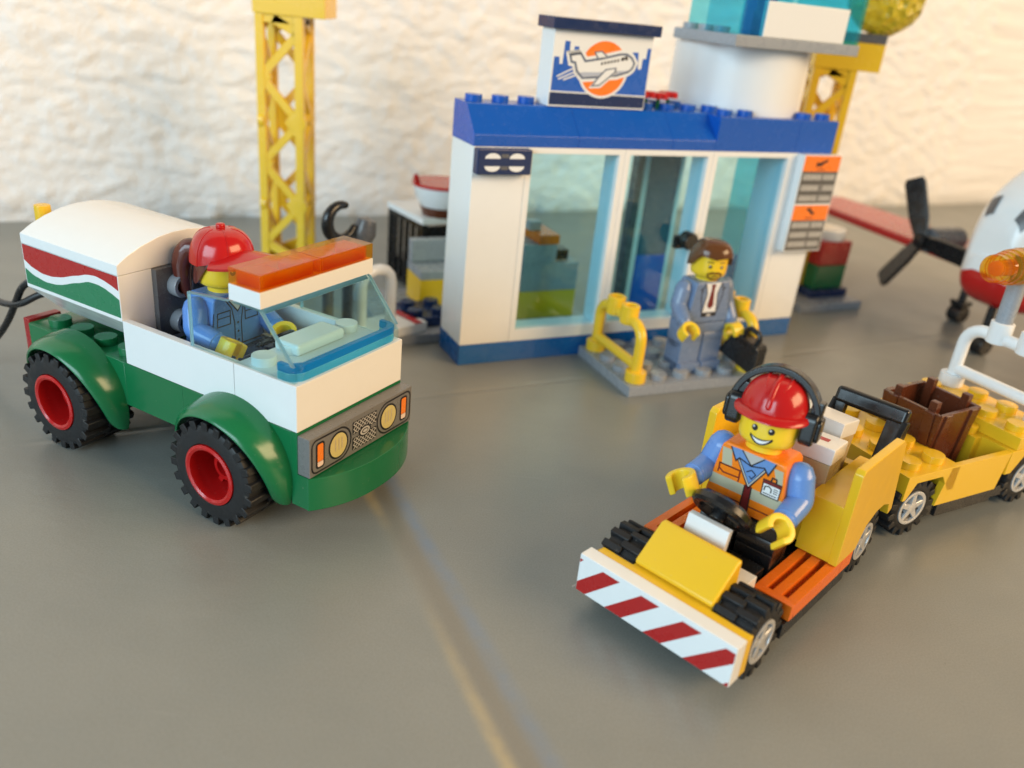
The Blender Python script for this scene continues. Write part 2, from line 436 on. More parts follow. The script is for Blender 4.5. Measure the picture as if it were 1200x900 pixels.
    # brushed unevenness, fine grain, and a shallow joint parallel to the wall
    dj = math_('ADD', math_('MULTIPLY', sep.outputs[0], -.469), math_('MULTIPLY', sep.outputs[1], .883))
    jd = math_('ABSOLUTE', math_('SUBTRACT', dj, 19.17)); jn = N(nt, 'ShaderNodeMapRange', interpolation_type='SMOOTHSTEP')
    jn.inputs[1].default_value = 0; jn.inputs[2].default_value = .18; jn.inputs[3].default_value = -.5; jn.inputs[4].default_value = 0; L(jd, jn.inputs[0])
    mp = N(nt, 'ShaderNodeMapping'); mp.inputs['Scale'].default_value = (.8, 1.3, 1); mp.inputs['Rotation'].default_value = (0, 0, R(-12)); L(tc.outputs['Object'], mp.inputs[0])
    br = noise_(1.4, 5, .5, mp.outputs[0])
    hgt = math_('ADD', math_('ADD', math_('MULTIPLY', br.outputs[0], .55), math_('MULTIPLY', fine.outputs[0], .06)), jn.outputs[0])
    bp = N(nt, 'ShaderNodeBump'); bp.inputs['Strength'].default_value = .2; bp.inputs['Distance'].default_value = .1
    L(hgt, bp.inputs['Height']); L(bp.outputs[0], b.inputs['Normal'])
    b.inputs['Specular IOR Level'].default_value = .6
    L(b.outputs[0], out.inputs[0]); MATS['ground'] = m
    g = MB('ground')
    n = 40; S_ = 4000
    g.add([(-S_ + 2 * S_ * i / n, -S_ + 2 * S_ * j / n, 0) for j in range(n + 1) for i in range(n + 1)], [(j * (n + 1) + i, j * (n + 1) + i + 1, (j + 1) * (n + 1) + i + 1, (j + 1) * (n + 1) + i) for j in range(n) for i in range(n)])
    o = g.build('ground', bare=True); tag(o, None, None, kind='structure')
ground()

def wall():
    m, nt, out = nodes_of('white_stucco')
    b = N(nt, 'ShaderNodeBsdfPrincipled'); tc = N(nt, 'ShaderNodeTexCoord'); L = nt.links.new
    n1 = N(nt, 'ShaderNodeTexNoise'); n1.inputs['Scale'].default_value = 1.3; n1.inputs['Detail'].default_value = 8
    n2 = N(nt, 'ShaderNodeTexNoise'); n2.inputs['Scale'].default_value = 7; n2.inputs['Detail'].default_value = 6
    for n in (n1, n2): L(tc.outputs['Object'], n.inputs['Vector'])
    mx = N(nt, 'ShaderNodeMix', data_type='RGBA'); mx.inputs[6].default_value = (.82, .81, .81, 1); mx.inputs[7].default_value = (.87, .868, .875, 1)
    L(n1.outputs[0], mx.inputs[0]); L(mx.outputs[2], b.inputs['Base Color'])
    b.inputs['Roughness'].default_value = .62; b.inputs['Specular IOR Level'].default_value = .3
    bp = N(nt, 'ShaderNodeBump'); bp.inputs['Strength'].default_value = .5; bp.inputs['Distance'].default_value = .1
    L(n2.outputs[0], bp.inputs['Height']); L(bp.outputs[0], b.inputs['Normal']); L(b.outputs[0], out.inputs[0]); MATS['stucco'] = m
    w = MB('stucco')
    # local: x along the wall, y out of the wall towards the room is -y, z up. columns finer where the photo looks
    xs = []; x = -2500
    while x < 2500:
        xs.append(x); x += 1.6 if -240 < x < 520 else (14 if -600 < x < 900 else 60)
    xs.append(2500)
    zs = []; z = -3
    while z < 1400:
        zs.append(z); z += 1.35 if z < 170 else (14 if z < 400 else 60)
    zs.append(1400)
    def hgt(x, z):
        q = Vector((x * .085 + z * .035, z * .18, 3.1))
        wv = noise.noise_vector(q * .5) * .8; q = q + wv
        a = noise.noise(q) ; b_ = noise.noise(q * 2.1 + Vector((7, 3, 1))); c = noise.noise(q * 4.3 + Vector((1, 9, 4))); e = noise.noise(Vector((x * .012, z * .016, 9)))
        h = 1.0 * a + .95 * (abs(b_) * 1.3) + .6 * c + .25 * noise.noise(q * 9) + 1.6 * e
        foot = math.exp(-max(z, 0) / 4.5) * 3.2 + math.exp(-max(z, 0) / 2.) * 2.6 * noise.noise(Vector((x * .06, 1, 1))) + math.exp(-max(z, 0) / 2.) * 1.2 * noise.noise(Vector((x * .2, 1, 1)))
        return h - foot + 2
    nx = len(xs); v = [(x, -hgt(x, z), z) for z in zs for x in xs]
    f = [(j * nx + i, j * nx + i + 1, (j + 1) * nx + i + 1, (j + 1) * nx + i) for j in range(len(zs) - 1) for i in range(nx - 1)]
    w.add(v, f)
    o = w.build('wall', recalc=False, bare=True, ang=180)
    o.location = Vector((-math.sin(R(28.1)) * 384, math.cos(R(28.1)) * 384, 0)) * SC; o.rotation_euler = (0, 0, R(28.1))
    tag(o, 'rough white stucco wall behind all the toys', 'wall')
wall()

# ================================================================== FUEL TRUCK
TR = (-39.183, 136.912, 0); TRA = -.48419
def truck():
    t = thing('fuel_truck', 'toy fuel truck in green and white with red wheels and an orange light bar', 'toy truck', TR, TRA)
    c = MB('green')
    c.box(-82, -48.2, 7.5, 24.5, 12.6, 22.9, .15); c.box(-48.2, -16, 7.5, 24.5, 12.6, 18.5, .15); c.box(-16, 0, 7.5, 24.5, 12.6, 22.9, .15)
    for y0, y1 in ((0, 1.2), (30.8, 32)):
        for cx in (-64, -16):
            for sg in (-1, 1):
                e = (-82 if sg < 0 else -49) if cx == -64 else (-31.2 if sg < 0 else -1.5)
                pts = [(e, 22.9), (e, 12.8)] + [(cx + sg * 12.6 * math.cos(R(a)), 11.2 + 12.6 * math.sin(R(a))) for a in (8, 25, 42, 57, 68)]
                if abs(e - cx) > 12.7: c.prism(pts, y0, y1, 'y', .08, 1)
    c.box(-49.0, -31.2, 0.02, 31.98, 12.8, 18.4, .05); c.box(-49.0, -31.2, 0.02, 1.6, 18.3, 22.9, .05); c.box(-49.0, -31.2, 30.4, 31.98, 18.3, 22.9, .05)
    c.box(-1.6, 2.6, 0, 32, 6.8, 14.0, .15); c.box(-1.6, .02, 0, 32, 13.9, 22.9, .12)
    for s in (0, 1):
        y0, y1 = (0, 8) if s == 0 else (24, 32)
        c.box(-82, -49.1, y0 + .4, y1 - .4, 20.5, 23.0, .15); c.box(-31.1, -1.5, y0 + .3, y1 - .3, 21.5, 22.9, .1)
        c.box(-82, -79.5, y0 + .3, y1 - .3, 13, 22.8, .12)
    c.studs((-76, -68, -60, -52), (4, 28), 23)
    c.box(-80, -2, 9, 23, 9.5, 12.7, .2)
    c.build('chassis', t)
    # bumper with a bowed front
    b = MB('green')
    bow = [(2.3, 0)] + [(2.3 + 5.6 * math.sin(PI * i / 14) ** .75, 32 * i / 14) for i in range(15)] + [(2.3, 32)]
    bow = [(2.2, 0.02)] + [(2.7 + 5.0 * (1 - (abs(i / 12 - 1)) ** 2.4), 32 * i / 24) for i in range(25)] + [(2.2, 31.98)]
    b.prism(bow, 6.6, 13.9, 'z', .3, 2); b.build('bumper', t, ang=30)
    # mudguards: a rounded arch over each wheel
    prof = [(0.25, 11.95), (-.955, 11.95), (-1, 12.2), (-.985, 12.7), (-.86, 13.5), (-.62, 14.15), (-.33, 14.55), (-.05, 14.7), (.25, 14.7)]
    f = MB('green')
    n = 40; v = []; fc = []
    for i in range(n + 1):
        a = R(-18.9 + 211.8 * i / n)
        yo = 1.9 + 5.7 * max(0, math.sin(PI * (math.degrees(a) + 19) / 212)) ** .75
        for y, r in prof: v.append((r * math.cos(a), y * yo if y < 0 else y, r * math.sin(a)))
    k = len(prof)
    for i in range(n):
        for q in range(k): fc.append((i * k + q, i * k + (q + 1) % k, (i + 1) * k + (q + 1) % k, (i + 1) * k + q))
    fc += [tuple(range(k)), tuple(n * k + q for q in range(k - 1, -1, -1))]
    f.add(v, fc)
    fo = f.build('fender', t, ang=50); fo.location = Vector((-16, 0, 11.2)) * SC
    dup(fo, t, (-64, 0, 11.2)); dup(fo, t, (-16, 32, 11.2), PI); dup(fo, t, (-64, 32, 11.2), PI)
    w = make_wheel(t, (-16.0, -1.4, 11.2), 11.2, 11.8, 20, 6.3, 'red', 'dish')
    dup(w, t, (-64, -1.4, 11.2)); dup(w, t, (-16.0, 33.4, 11.2), PI); dup(w, t, (-64, 33.4, 11.2), PI)
    # white lower cab
    for y0, y1 in ((0, 1.7), (30.3, 32)):
        s = MB('white'); s.box(-48, -16.06, y0, y1, 23, 32.6, .14); s.build('side_panel', t)
    h = MB('white'); h.box(-16, 0, 0, 32, 23, 32.6, .16); h.studs((-12,), (4, 12, 20, 28), 32.6); h.box(-15.4, -9, 10, 24, 32.55, 35.0, .7, 3); h.build('hood', t)
    fl = MB('dark_grey'); fl.box(-48, -16.1, 1.8, 30.2, 22.9, 24.6, .1); fl.build('cab_floor', t)
    sw = MB('black'); sw.lathe([(3.2, 0), (3.9, -.4), (4.4, 0), (3.9, .5), (3.2, 0)], (-21, 16, 31.5), (-.55, 0, .85), 28)
    sw.cyl((-20.6, 16, 30.8), (-18, 16, 26), .9); sw.box(-24.5, -17.5, 15.4, 16.6, 31.0, 31.8, .1); sw.build('steering_wheel', t)
    # windscreen moulding
    w = MB('clear_blue')
    side = [(-28, 32.7), (-28, 43.9), (-17, 45.0), (-9.2, 45.3), (-8.6, 44.6), (-.8, 35.0), (-.7, 32.7)]
    for y0, y1 in ((.35, 1.25), (30.75, 31.65)): w.prism(side, y0, y1, 'y', .2, 2)
    w.prism([(-9.0, 44.6), (-8.0, 44.6), (-.45, 35.2), (-1.6, 35.2)], 1.3, 30.7, 'y', .1, 1)
    w.m('edge_blue')
    base = [(-5.2, .4), (-3.4, .4)] + [(-3.4 + 2.9 * math.sin(R(a)), 3.3 - 2.9 * math.cos(R(a))) for a in (20, 45, 70, 90)] + [(-.5, 28.7)] + [(-3.4 + 2.9 * math.cos(R(a)), 28.7 + 2.9 * math.sin(R(a))) for a in (20, 45, 70, 90)] + [(-5.2, 31.6)]
    ins = [(-5.2, 1.6), (-3.2, 1.6), (-1.8, 3.6), (-1.8, 28.4), (-3.2, 30.4), (-5.2, 30.4)]
    w.m('base_blue'); w.prism(base + ins[::-1], 32.66, 34.3, 'z', .25, 2)
    w.m('edge_blue'); w.prism(base + ins[::-1], 34.32, 36.0, 'z', .25, 2)
    w.m('edge_pale')
    for y0, y1 in ((.3, 1.0), (31.0, 31.7)):  # pale strips paint in the bright highlight lines along the pane edges
        w.prism([(-9.3, 45.0), (-8.5, 44.9), (-.9, 35.9), (-1.7, 35.9)], y0, y1, 'y', .12, 1); w.prism([(-28.1, 32.7), (-28.1, 43.9), (-27.7, 43.9), (-27.7, 32.7)], y0, y1, 'y', .1, 1)
        w.prism([(-28, 43.6), (-28, 44.0), (-17, 45.1), (-17, 44.7)], y0, y1, 'y', .1, 1)
    w.prism([(-17, 44.3), (-17, 45.3), (-9.2, 45.3), (-8.4, 44.3)], 1.3, 30.7, 'y', .1, 1)
    w.build('windscreen', t)
    lb = MB('white'); lb.box(-16.4, -8.4, 0, 32, 45.4, 48.55, .16); lb.build('light_bar', t)
    for y in (0.05, 16.05):
        a = MB('amber'); a.box(-16.35, -8.45, y, y + 15.9, 48.6, 51.8, .22)
        a.m('amber_deep')
        for k in (4, 12): a.cyl((-12.4, y + k, 48.7), (-12.4, y + k, 51.2), 2.4, 18)
        a.box(-15.3, -9.5, y + 1.2, y + 14.7, 48.65, 49.0, .1)
        for q in (1.0, 14.4): a.box(-15.4, -9.4, y + q, y + q + .5, 48.7, 51.2, .05, 1)
        for q in (-15.5, -9.8): a.box(q, q + .5, y + 1.6, y + 14.3, 48.7, 51.2, .05, 1)
        a.box(-15, -9.9, y + 7.7, y + 8.2, 48.7, 50.6, .05, 1)
        a.build('warning_light', t)
    # grille tile with its printed lamps
    g = MB('tile_grey'); g.box(0.02, 3.1, 0, 32, 14.1, 22.5, .22)
    def fn(u, v, k): return Vector((3.13 + .03 * k, u, 14.1 + v))
    def rr(x0, x1, y0, y1, r): return arc(x1 - r, y1 - r, r, 0, 90, 5) + arc(x0 + r, y1 - r, r, 90, 180, 5) + arc(x0 + r, y0 + r, r, 180, 270, 5) + arc(x1 - r, y0 + r, r, 270, 360, 5)
    for s in (0, 1):
        X = (lambda u: u) if s == 0 else (lambda u: 32 - u)
        out_ = [(X(a), b_) for a, b_ in ([(.6, 2.2)] + arc(2.0, 2.0, 1.4, 190, 262, 4) + [(7.6, .6)] + arc(8.3, 4.1, 3.55, -80, 80, 12) + [(2.0, 7.7)] + arc(2.0, 6.3, 1.4, 95, 175, 4))]
        g.m('ink').line(out_, .38, fn, 0, True)
        g.m('ink').poly([(X(a), b_) for a, b_ in rr(1.7, 4.1, 1.3, 7.0, .7)], fn, 1)
        g.m('lens_orange').poly([(X(a), b_) for a, b_ in rr(2.1, 3.7, 2.7, 6.6, .4)], fn, 2)
        g.m('blush').poly([(X(a), b_) for a, b_ in rr(2.1, 3.7, 1.7, 2.9, .35)], fn, 2)
        g.m('ink').ell(X(8.1), 4.1, 2.85, 3.0, fn, 1, 28); g.m('lamp_cream').ell(X(8.1), 4.1, 2.45, 2.6, fn, 2, 28)
        g.m('tan')
        for q in (-.9, .1, 1.0): g.line([(X(8.1 + q), 3.0), (X(8.1 + q), 5.6)], .3, fn, 3)
    for y0, y1 in ((.9, 3.7), (4.5, 7.3)):
        g.m('ink').poly(rr(12.3, 19.9, y0, y1, .3), fn, 1)
        g.m('print_light')
        for i in range(-3, 10):
            for dr in (1, -1):
                x0 = 12.6 + i * 1.15; x1 = x0 + dr * (y1 - y0)
                A_, B_ = Vector((x0, y0 + .15)), Vector((x1, y1 - .15)); d_ = B_ - A_
                ts = sorted(((12.5 - A_.x) / d_.x, (19.7 - A_.x) / d_.x)); ta, tb = max(0, ts[0]), min(1, ts[1])
                if tb - ta > .05: g.line([A_ + d_ * ta, A_ + d_ * tb], .2, fn, 2)
    g.m('ink').ell(16.1, 4.1, 1.9, 1.25, fn, 3, 22); g.m('print_light').ell(16.1, 4.1, 1.5, .9, fn, 4, 22); g.m('ink').ell(16.1, 4.1, 1.0, .55, fn, 5, 22); g.m('print_light').ell(16.1, 4.1, .75, .35, fn, 6, 22)
    g.build('grille', t)
    # tank: lower body with the printed wave, and the arched cover
    k = MB('white')
    k.prism([(0, 32.3), (7.6, 24.8), (24.4, 24.8), (32, 32.3), (32, 42.12), (0, 42.12)], -80, -48, 'x', .16, 2)
    def tn(s): return lambda u, v, q: Vector((u, -.02 - .03 * q if s == 0 else 32.02 + .03 * q, v))
    xs = [-79.7 + i * (31.5 / 30) for i in range(31)]
    def interp(tab, x):
        for (a, b_), (c_, d) in zip(tab, tab[1:]):
            if x <= c_:
                u = max(0, min(1, (x - a) / (c_ - a))); u = u * u * (3 - 2 * u) * .35 + u * .65; return b_ + (d - b_) * u
        return tab[-1][1]
    low = [(-80, 38.6), (-77.0, 37.3), (-73.6, 36.65), (-70.4, 36.75), (-67.5, 37.3), (-61.5, 39.1), (-58, 40.2), (-55.2, 40.55), (-52.5, 40.2), (-50.4, 39.7), (-47.9, 38.9)]
    grn = [(-80, 36.7), (-76.8, 35.5), (-72.7, 34.95), (-69.5, 35.2), (-67.9, 35.5), (-61.8, 37.4), (-57.6, 38.7), (-54.8, 38.8), (-52.6, 38.5), (-50.7, 37.95), (-47.9, 37.0)]
    for s in (0, 1):
        f_ = tn(s)
        k.m('print_red').band([(x, interp(low, x)) for x in xs], [(x, 42.1) for x in xs], f_)
        k.m('print_green').band([(x, 33.1) for x in xs], [(x, interp(grn, x)) for x in xs], f_)
    k.build('tank', t)
    cov = MB('white')
    cov.prism([(0, 42.2), (0, 44.4), (2.6, 45.9), (6, 47.3), (10.4, 48.5), (14, 48.95), (18, 48.95), (21.6, 48.5), (26, 47.3), (29.4, 45.9), (32, 44.4), (32, 42.2)], -80, -48, 'x', .12, 2)
    cov.build('tank_cover', t, ang=22)
    bk = MB('dark_grey'); bk.box(-48.5, -46.6, 8, 24, 26.5, 42.1, .15)
    bk.m('grey')
    for y in (13, 21):
        for z in (37.9, 29.7): bk.lathe([(1.55, 0), (1.55, 2.3), (1.75, 2.5), (2.4, 2.5), (2.55, 2.3), (2.55, 0)], (-46.7, y, z), (1, 0, 0), 24)
    bk.build('bulkhead', t)
    for y in (.3, 23.8):
        l = MB('red_dark'); l.box(-84.3, -82.05, y, y + 7.9, 13.2, 23.6, .2); l.build('tail_lamp', t)
    hs = MB('black'); hs.tube(smooth([(-80, 9, 29.5), (-86, 6, 27.2), (-91, 4, 24.2), (-97, 3.6, 22.9), (-106, 4, 22.5), (-118, 4, 20), (-132, 4, 15), (-150, 2, 6), (-165, 0, 1)], 8), .85, 12)
    hs.tube(smooth([(-80, 8, 32.5), (-85, 5.5, 31.5), (-89, 4.2, 29.0), (-92.5, 4, 24.5), (-97, 4, 18.6), (-102, 4, 13.5), (-110, 4, 7), (-122, 3, 1.4), (-136, 0, .9)], 8), .85, 12); hs.build('fuel_hose', t)
    nz = MB('yellow'); nz.cyl((-86, 9.6, 43.6), (-86, 9.6, 48.0), 1.75, 20, .25); nz.cyl((-86, 9.6, 36), (-86, 9.6, 43.7), 1.1, 16); nz.box(-87.5, -79.9, 8.4, 10.8, 34, 36.2, .2); nz.build('nozzle', t)
    return t
truck()

def eyes_mouth(hd, fn, kind):
    if kind == 'smile':
        for s in (-1, 1):
            hd.m('ink').ell(s * 1.5, 4.85, .58, .6, fn, 1, 16); hd.m('white').ell(s * 1.5 - .18, 5.06, .19, .19, fn, 2, 10)
        n = 14; top = []; bot = []
        for i in range(n + 1):
            u = -1.9 + 3.8 * i / n; q = 1 - (u / 1.9) ** 2; top.append((u, 3.4 - .5 * q)); bot.append((u, 3.35 - 1.15 * q))
        hd.m('ink').band([(a * 1.1, b - .2) for a, b in bot], [(a * 1.1, b + .2) for a, b in top], fn, 1)
        hd.m('white').band([(a * .94, b + .08) for a, b in bot], [(a * .94, b - .04) for a, b in top], fn, 2)
    elif kind == 'stern':
        for s in (-1, 1):
            hd.m('ink').ell(s * 1.75, 4.9, .5, .5, fn, 1, 14); hd.m('white').ell(s * 1.75 - .15, 5.1, .16, .16, fn, 2, 8)
            hd.m('hair_brown').line([(s * .9, 6.1), (s * 1.9, 6.25), (s * 2.7, 6.15)], .3, fn, 1)
            hd.m('hair_brown').line([(0, 3.05), (s * 1.0, 3.2), (s * 2.0, 2.7)], .6, fn, 1)
        hd.m('ink').line([(-1.0, 2.3), (0, 2.4), (1.0, 2.3)], .22, fn, 2)
        hd.m('hair_brown').line([(-2.2, 2.9), (-2.1, 1.9), (-1.2, 1.35), (0, 1.2), (1.2, 1.35), (2.1, 1.9), (2.2, 2.9)], .38, fn, 1)
    else:
        for s in (-1, 1):
            hd.m('ink').ell(s * 1.75, 5.0, .65, .7, fn, 1, 14); hd.m('white').ell(s * 1.75 - .15, 5.2, .18, .18, fn, 2, 8)
            hd.m('ink').line([(s * 1.1, 6.2), (s * 1.9, 6.45), (s * 2.6, 6.1)], .3, fn, 1)
        hd.m('print_red').band([(-1.4, 2.6), (-.6, 2.2), (0, 2.1), (.6, 2.2), (1.4, 2.6)], [(-1.4, 2.65), (-.6, 2.65), (0, 2.55), (.6, 2.65), (1.4, 2.65)], fn, 1)

def truck_driver():
    c, s = math.cos(TRA), math.sin(TRA); lx, ly = -35.8, 16.2
    x, y = TR[0] + c * lx - s * ly, TR[1] + s * lx + c * ly
    A = [(-1, (0, -7.7, 10.0), (1.3, -9.0, 5.8), (6.8, -8.6, 4.8), (.1, .5, 1)), (1, (0, 7.7, 10.0), (1.3, 9.0, 5.6), (6.8, 7.8, 3.8), (0, -.35, 1))]
    t, b, tf, hd, zb = figure('toy figure in red cap with brown ponytail driving the green and white truck', (x, y, 20.0), TRA, 'jacket_blue', 'jacket_blue', 'navy', 'navy', True, A)
    b.m('ink')
    for sg in (-1, 1):
        b.line([(sg * 1.0, 0.6), (sg * .9, 6), (sg * 1.6, 9.5), (sg * 3.4, 12.0)], .3, tf)
        b.line([(sg * 2.0, 9.2), (sg * 5.4, 9.2), (sg * 5.6, 6.2), (sg * 2.1, 6.2)], .3, tf, 0, True); b.line([(sg * 2.0, 8.0), (sg * 5.5, 8.0)], .25, tf)
        b.line([(sg * 6.4, 9.5), (sg * 6.9, 5), (sg * 7.2, 1)], .22, tf)
    b.m('white').poly([(-3.0, 12.2), (0, 8.6), (3.0, 12.2)], tf, 1)
    b.m('ink').line([(-3.0, 12.2), (0, 8.6), (3.0, 12.2)], .3, tf, 2)
    for q in (2, 4, 6): b.ell(0, q, .3, .3, tf, 1, 10)
    b.m('ink').line([(-7.2, 1.0), (7.2, 1.0)], .35, tf)
    b.build('torso', t)
    eyes_mouth(hd, head_fn(5.2), 'calm'); h = hd.build('head', t, ang=50); h.location = (0, 0, (zb + 12.7) * SC)
    Z = 0
    hair = MB('maroon')
    def rf(a):
        return 5.75 + .25 * (1 - math.cos(a)) / 2
    hair.dome(rf, lambda a: 6.6 if math.cos(a) > .35 else (6.6 - 4.8 * min(1, (.35 - math.cos(a)) / .6)), 9.9, .7, 1.0)
    hair.tube(smooth([(-5.6, -1, 7.6), (-8.0, -1.6, 7.4), (-9.6, -2.2, 4.4), (-9.4, -2.6, .6), (-8.2, -2.4, -3.6)], 5), [1.6, 1.7, 1.8, 1.9, 2.0, 2.1, 2.2, 2.3, 2.3, 2.3, 2.2, 2.2, 2.1, 2.0, 1.9, 1.8, 1.6, 1.4, 1.1, .8, .5], 14)
    hair.build('hair', h, ang=60)
    cap = MB('red')
    cap.dome(lambda a: 6.6, lambda a: 6.2 + 1.9 * max(0, math.cos(a)), 13.2, .62, 1.0, 40, 14)
    cap.cyl((0, 0, 13.0), (0, 0, 14.1), .95, 14, .3)
    # peak: curved tongue
    n = 14; v = []; f = []
    for i in range(n + 1):
        a = R(-66 + 132 * i / n)
        for r, dz in ((5.6, .35), (8.6 + 3.4 * math.cos(a) ** 2, -.15), (9.6 + 4.4 * math.cos(a) ** 2, -.75), (9.5 + 4.4 * math.cos(a) ** 2, -1.3), (8.4 + 3.2 * math.cos(a) ** 2, -.8), (5.6, -.4)):
            v.append((r * math.cos(a), r * math.sin(a) * .82, 9.3 + dz - 1.9 * math.sin(a) ** 2))
    for i in range(n):
        for q in range(6): f.append((i * 6 + q, i * 6 + (q + 1) % 6, (i + 1) * 6 + (q + 1) % 6, (i + 1) * 6 + q))
    f += [tuple(range(6)), tuple(n * 6 + q for q in range(5, -1, -1))]
    cap.add(v, f)
    for a in (0, 60, 120, 180, 240, 300):
        pts = []
        for j in range(9):
            tt = j / 9 * PI / 2; r = 6.62 * math.cos(tt) ** .62
            pts.append((r * math.cos(R(a + 30)), r * math.sin(R(a + 30)), (6.2 + 1.9 * max(0, math.cos(R(a + 30)))) * (1 - math.sin(tt)) + 13.2 * math.sin(tt)))
        cap.tube(pts, .12, 6)
    cap.build('cap', h, ang=50)
truck_driver()

# ================================================================== BAGGAGE TRACTOR
CT = (15.4, 124.0, 0); CTA = R(-131.2)
def tractor():
    t = thing('baggage_tractor', 'yellow toy baggage tractor with red and white striped front board', 'toy tractor', CT, CTA)
    p = MB('white'); p.box(-3.1, 0, 0, 32, 4, 12, .2)
    p.prism([(0, 0), (1, 0), (1, .1)], 5, 5.1, 'z', 0)
    def fn(u, v, k): return Vector((.03 + .03 * k, u, v))
    p.m('print_red')
    for i in range(4):
        y = 6.5 + 8.35 * (i - 1) + .2
        pts = [(y, 4.15), (y + 3.75, 4.15), (y + 10.6, 10.95), (y + 6.85, 10.95)]
        cl = []
        if i == 0: pts = [(.15, 5.9), (.15, 4.15), (2.2, 4.15), (9.0, 10.95), (5.25, 10.95)]
        if i == 3: pts = [(23.25, 4.15), (27.0, 4.15), (31.85, 9.0), (31.85, 10.95), (30.1, 10.95)]
        p.poly(pts, fn)
    p.poly([(.15, 10.1), (.9, 10.95), (.15, 10.95)], fn); p.poly([(30.9, 4.15), (31.85, 4.15), (31.85, 5.1)], fn)
    p.build('warning_board', t)
    y = MB('yellow')
    y.prism([(0, 4.2), (32, 4.2), (32, 11.8), (1.4, 11.8), (0, 10.4)], -5.2, -3.15, 'x', .2, 2)
    y.box(-7.5, -5.0, 8, 24, 8.5, 11.8, .15)
    y.build('bracket', t)
    h = MB('yellow')
    h.prism([(-5.3, 11.9), (-5.3, 12.9), (-11.9, 18.1), (-13.3, 18.2), (-13.3, 11.9)], 8, 24, 'y', .9, 4); h.build('hood', t)
    w = MB('white'); w.box(-19.8, -6.0, 8.0, 24.6, 8.2, 11.85, .15); w.build('hood_base', t)
    d = MB('white'); d.prism([(-15.6, 11.9), (-14.2, 11.9), (-16.0, 19.9), (-17.4, 19.9)], 10.9, 19.3, 'y', .15, 2); d.build('dash_panel', t)
    sw = MB('black'); o = Vector((-20.0, 15.2, 20.9)); ax = Vector((-.74, 0, .67))
    sw.lathe([(3.5, 0), (3.9, .95), (4.9, 1.25), (5.8, .5), (5.9, -.6), (5.2, -1.2), (4.1, -1.0), (3.5, 0)], o, ax, 36)
    for a in range(4):
        u = Vector((0, 1, 0)); w_ = ax.cross(u); q = u * math.cos(a * PI / 2 + .6) + w_ * math.sin(a * PI / 2 + .6); sw.tube([o, o + q * 4.3], .75, 8)
    sw.cyl(o + ax * .5, o - ax * 2.2, 1.4, 14); sw.cyl(o - ax * .3, o + ax * .8, 2.0, 16); sw.build('steering_wheel', t)
    c = MB('black'); c.box(-63, -34, 3.5, 28.5, 3.2, 6.2, .2); c.box(-24.2, -6, 3.5, 28.5, 3.2, 6.2, .2); c.box(-45, -18.5, 24.2, 31.7, 3.0, 6.2, .2); c.box(-45, -18.5, .3, 7.8, 3.0, 6.2, .2); c.box(-45, -18.5, 7.7, 24.3, 1.9, 2.85, .1)
    c.box(-25.2, -20.2, 8.5, 23.5, 6.2, 10.6, .25)
    c.box(-70, -62, 13, 19, 3.4, 6.4, .3); c.cyl((-69.5, 16, 3.4), (-69.5, 16, 8.0), 1.6, 14)
    c.cyl((-10.6, 6, 7.2), (-10.6, 26, 7.2), 1.2, 10); c.cyl((-54.8, 6, 7.2), (-54.8, 26, 7.2), 1.2, 10)
    c.build('chassis', t)
    for y0 in (24.2, .2):
        g = MB('orange'); g.box(-21.8, -19.9, y0, y0 + 7.7, 6.3, 9.5, .15); g.box(-46, -40.5, y0, y0 + 7.7, 6.3, 9.5, .15); g.box(-41, -21, y0, y0 + 7.7, 6.25, 7.3, .1)
        for k in range(3): g.box(-41, -21.5, y0 + k * 2.95, y0 + k * 2.95 + 1.8, 7.2, 9.5, .12)
        g.build('footboard', t)
    def side(y0, y1, yw0, yw1):
        s = MB('yellow')
        # block with a flat shelf, a taller thin wall outside, wheel arch cut below
        s.prism([(-37.6, 9.6), (-37.6, 21.9), (-61.0, 21.9), (-61.0, 15.8), (-47.5, 15.8), (-46.0, 9.6)], y0, y1, 'y', .25, 2)
        s.prism([(-37.4, 9.6), (-37.4, 29.4), (-38.2, 30.3), (-57.0, 30.3), (-58.6, 29.4), (-63.4, 12.2), (-61.6, 11.4), (-60.4, 14.3), (-57, 15.6), (-53, 15.6), (-49, 14), (-46.2, 9.6)], yw0, yw1, 'y', .25, 2)
        s.build('side_body', t)
    side(23.5, 30.3, 30.2, 32); side(1.7, 8.5, 0, 1.8)
    b = MB('yellow'); b.box(-62.4, -40.8, 8.6, 23.4, 9.0, 13.6, .2); b.box(-63.5, -61, 8.6, 23.4, 9, 19, .2); b.build('seat_bed', t)
    rb = MB('black')
    # leaning frame behind the bed
    rb.push(Matrix.Translation((-64.6, 0, 13)) @ Matrix.Rotation(R(-18), 4, 'Y'))
    rb.box(-1.5, 1.5, 12.6, 28.2, 15.5, 19.2, .9, 3); rb.box(-1.4, 1.2, 12.6, 15.4, 0, 16, .3); rb.box(-1.4, 1.2, 24.4, 28.2, 0, 16, .3); rb.box(-1.3, 1.1, 15, 25, 0, 4.5, .3)
    rb.prism([(-1.4, 16.5), (1.3, 16.5), (5.8, 5), (5.4, 0), (-1.2, 0)], 27.4, 28.6, 'y', .25); rb.prism([(-1.4, 16.5), (1.3, 16.5), (5.8, 5), (5.4, 0), (-1.2, 0)], 12.4, 13.4, 'y', .25)
    rb.pop(); rb.build('rear_frame', t)
    w = make_wheel(t, (-10.5, 4.2, 7.2), 7.2, 7.6, 15, 4.15, 'pearl', 'spoke')
    dup(w, t, (-54.6, 4.2, 7.2)); dup(w, t, (-10.5, 27.8, 7.2), PI); dup(w, t, (-54.6, 27.0, 7.2), PI)
tractor()

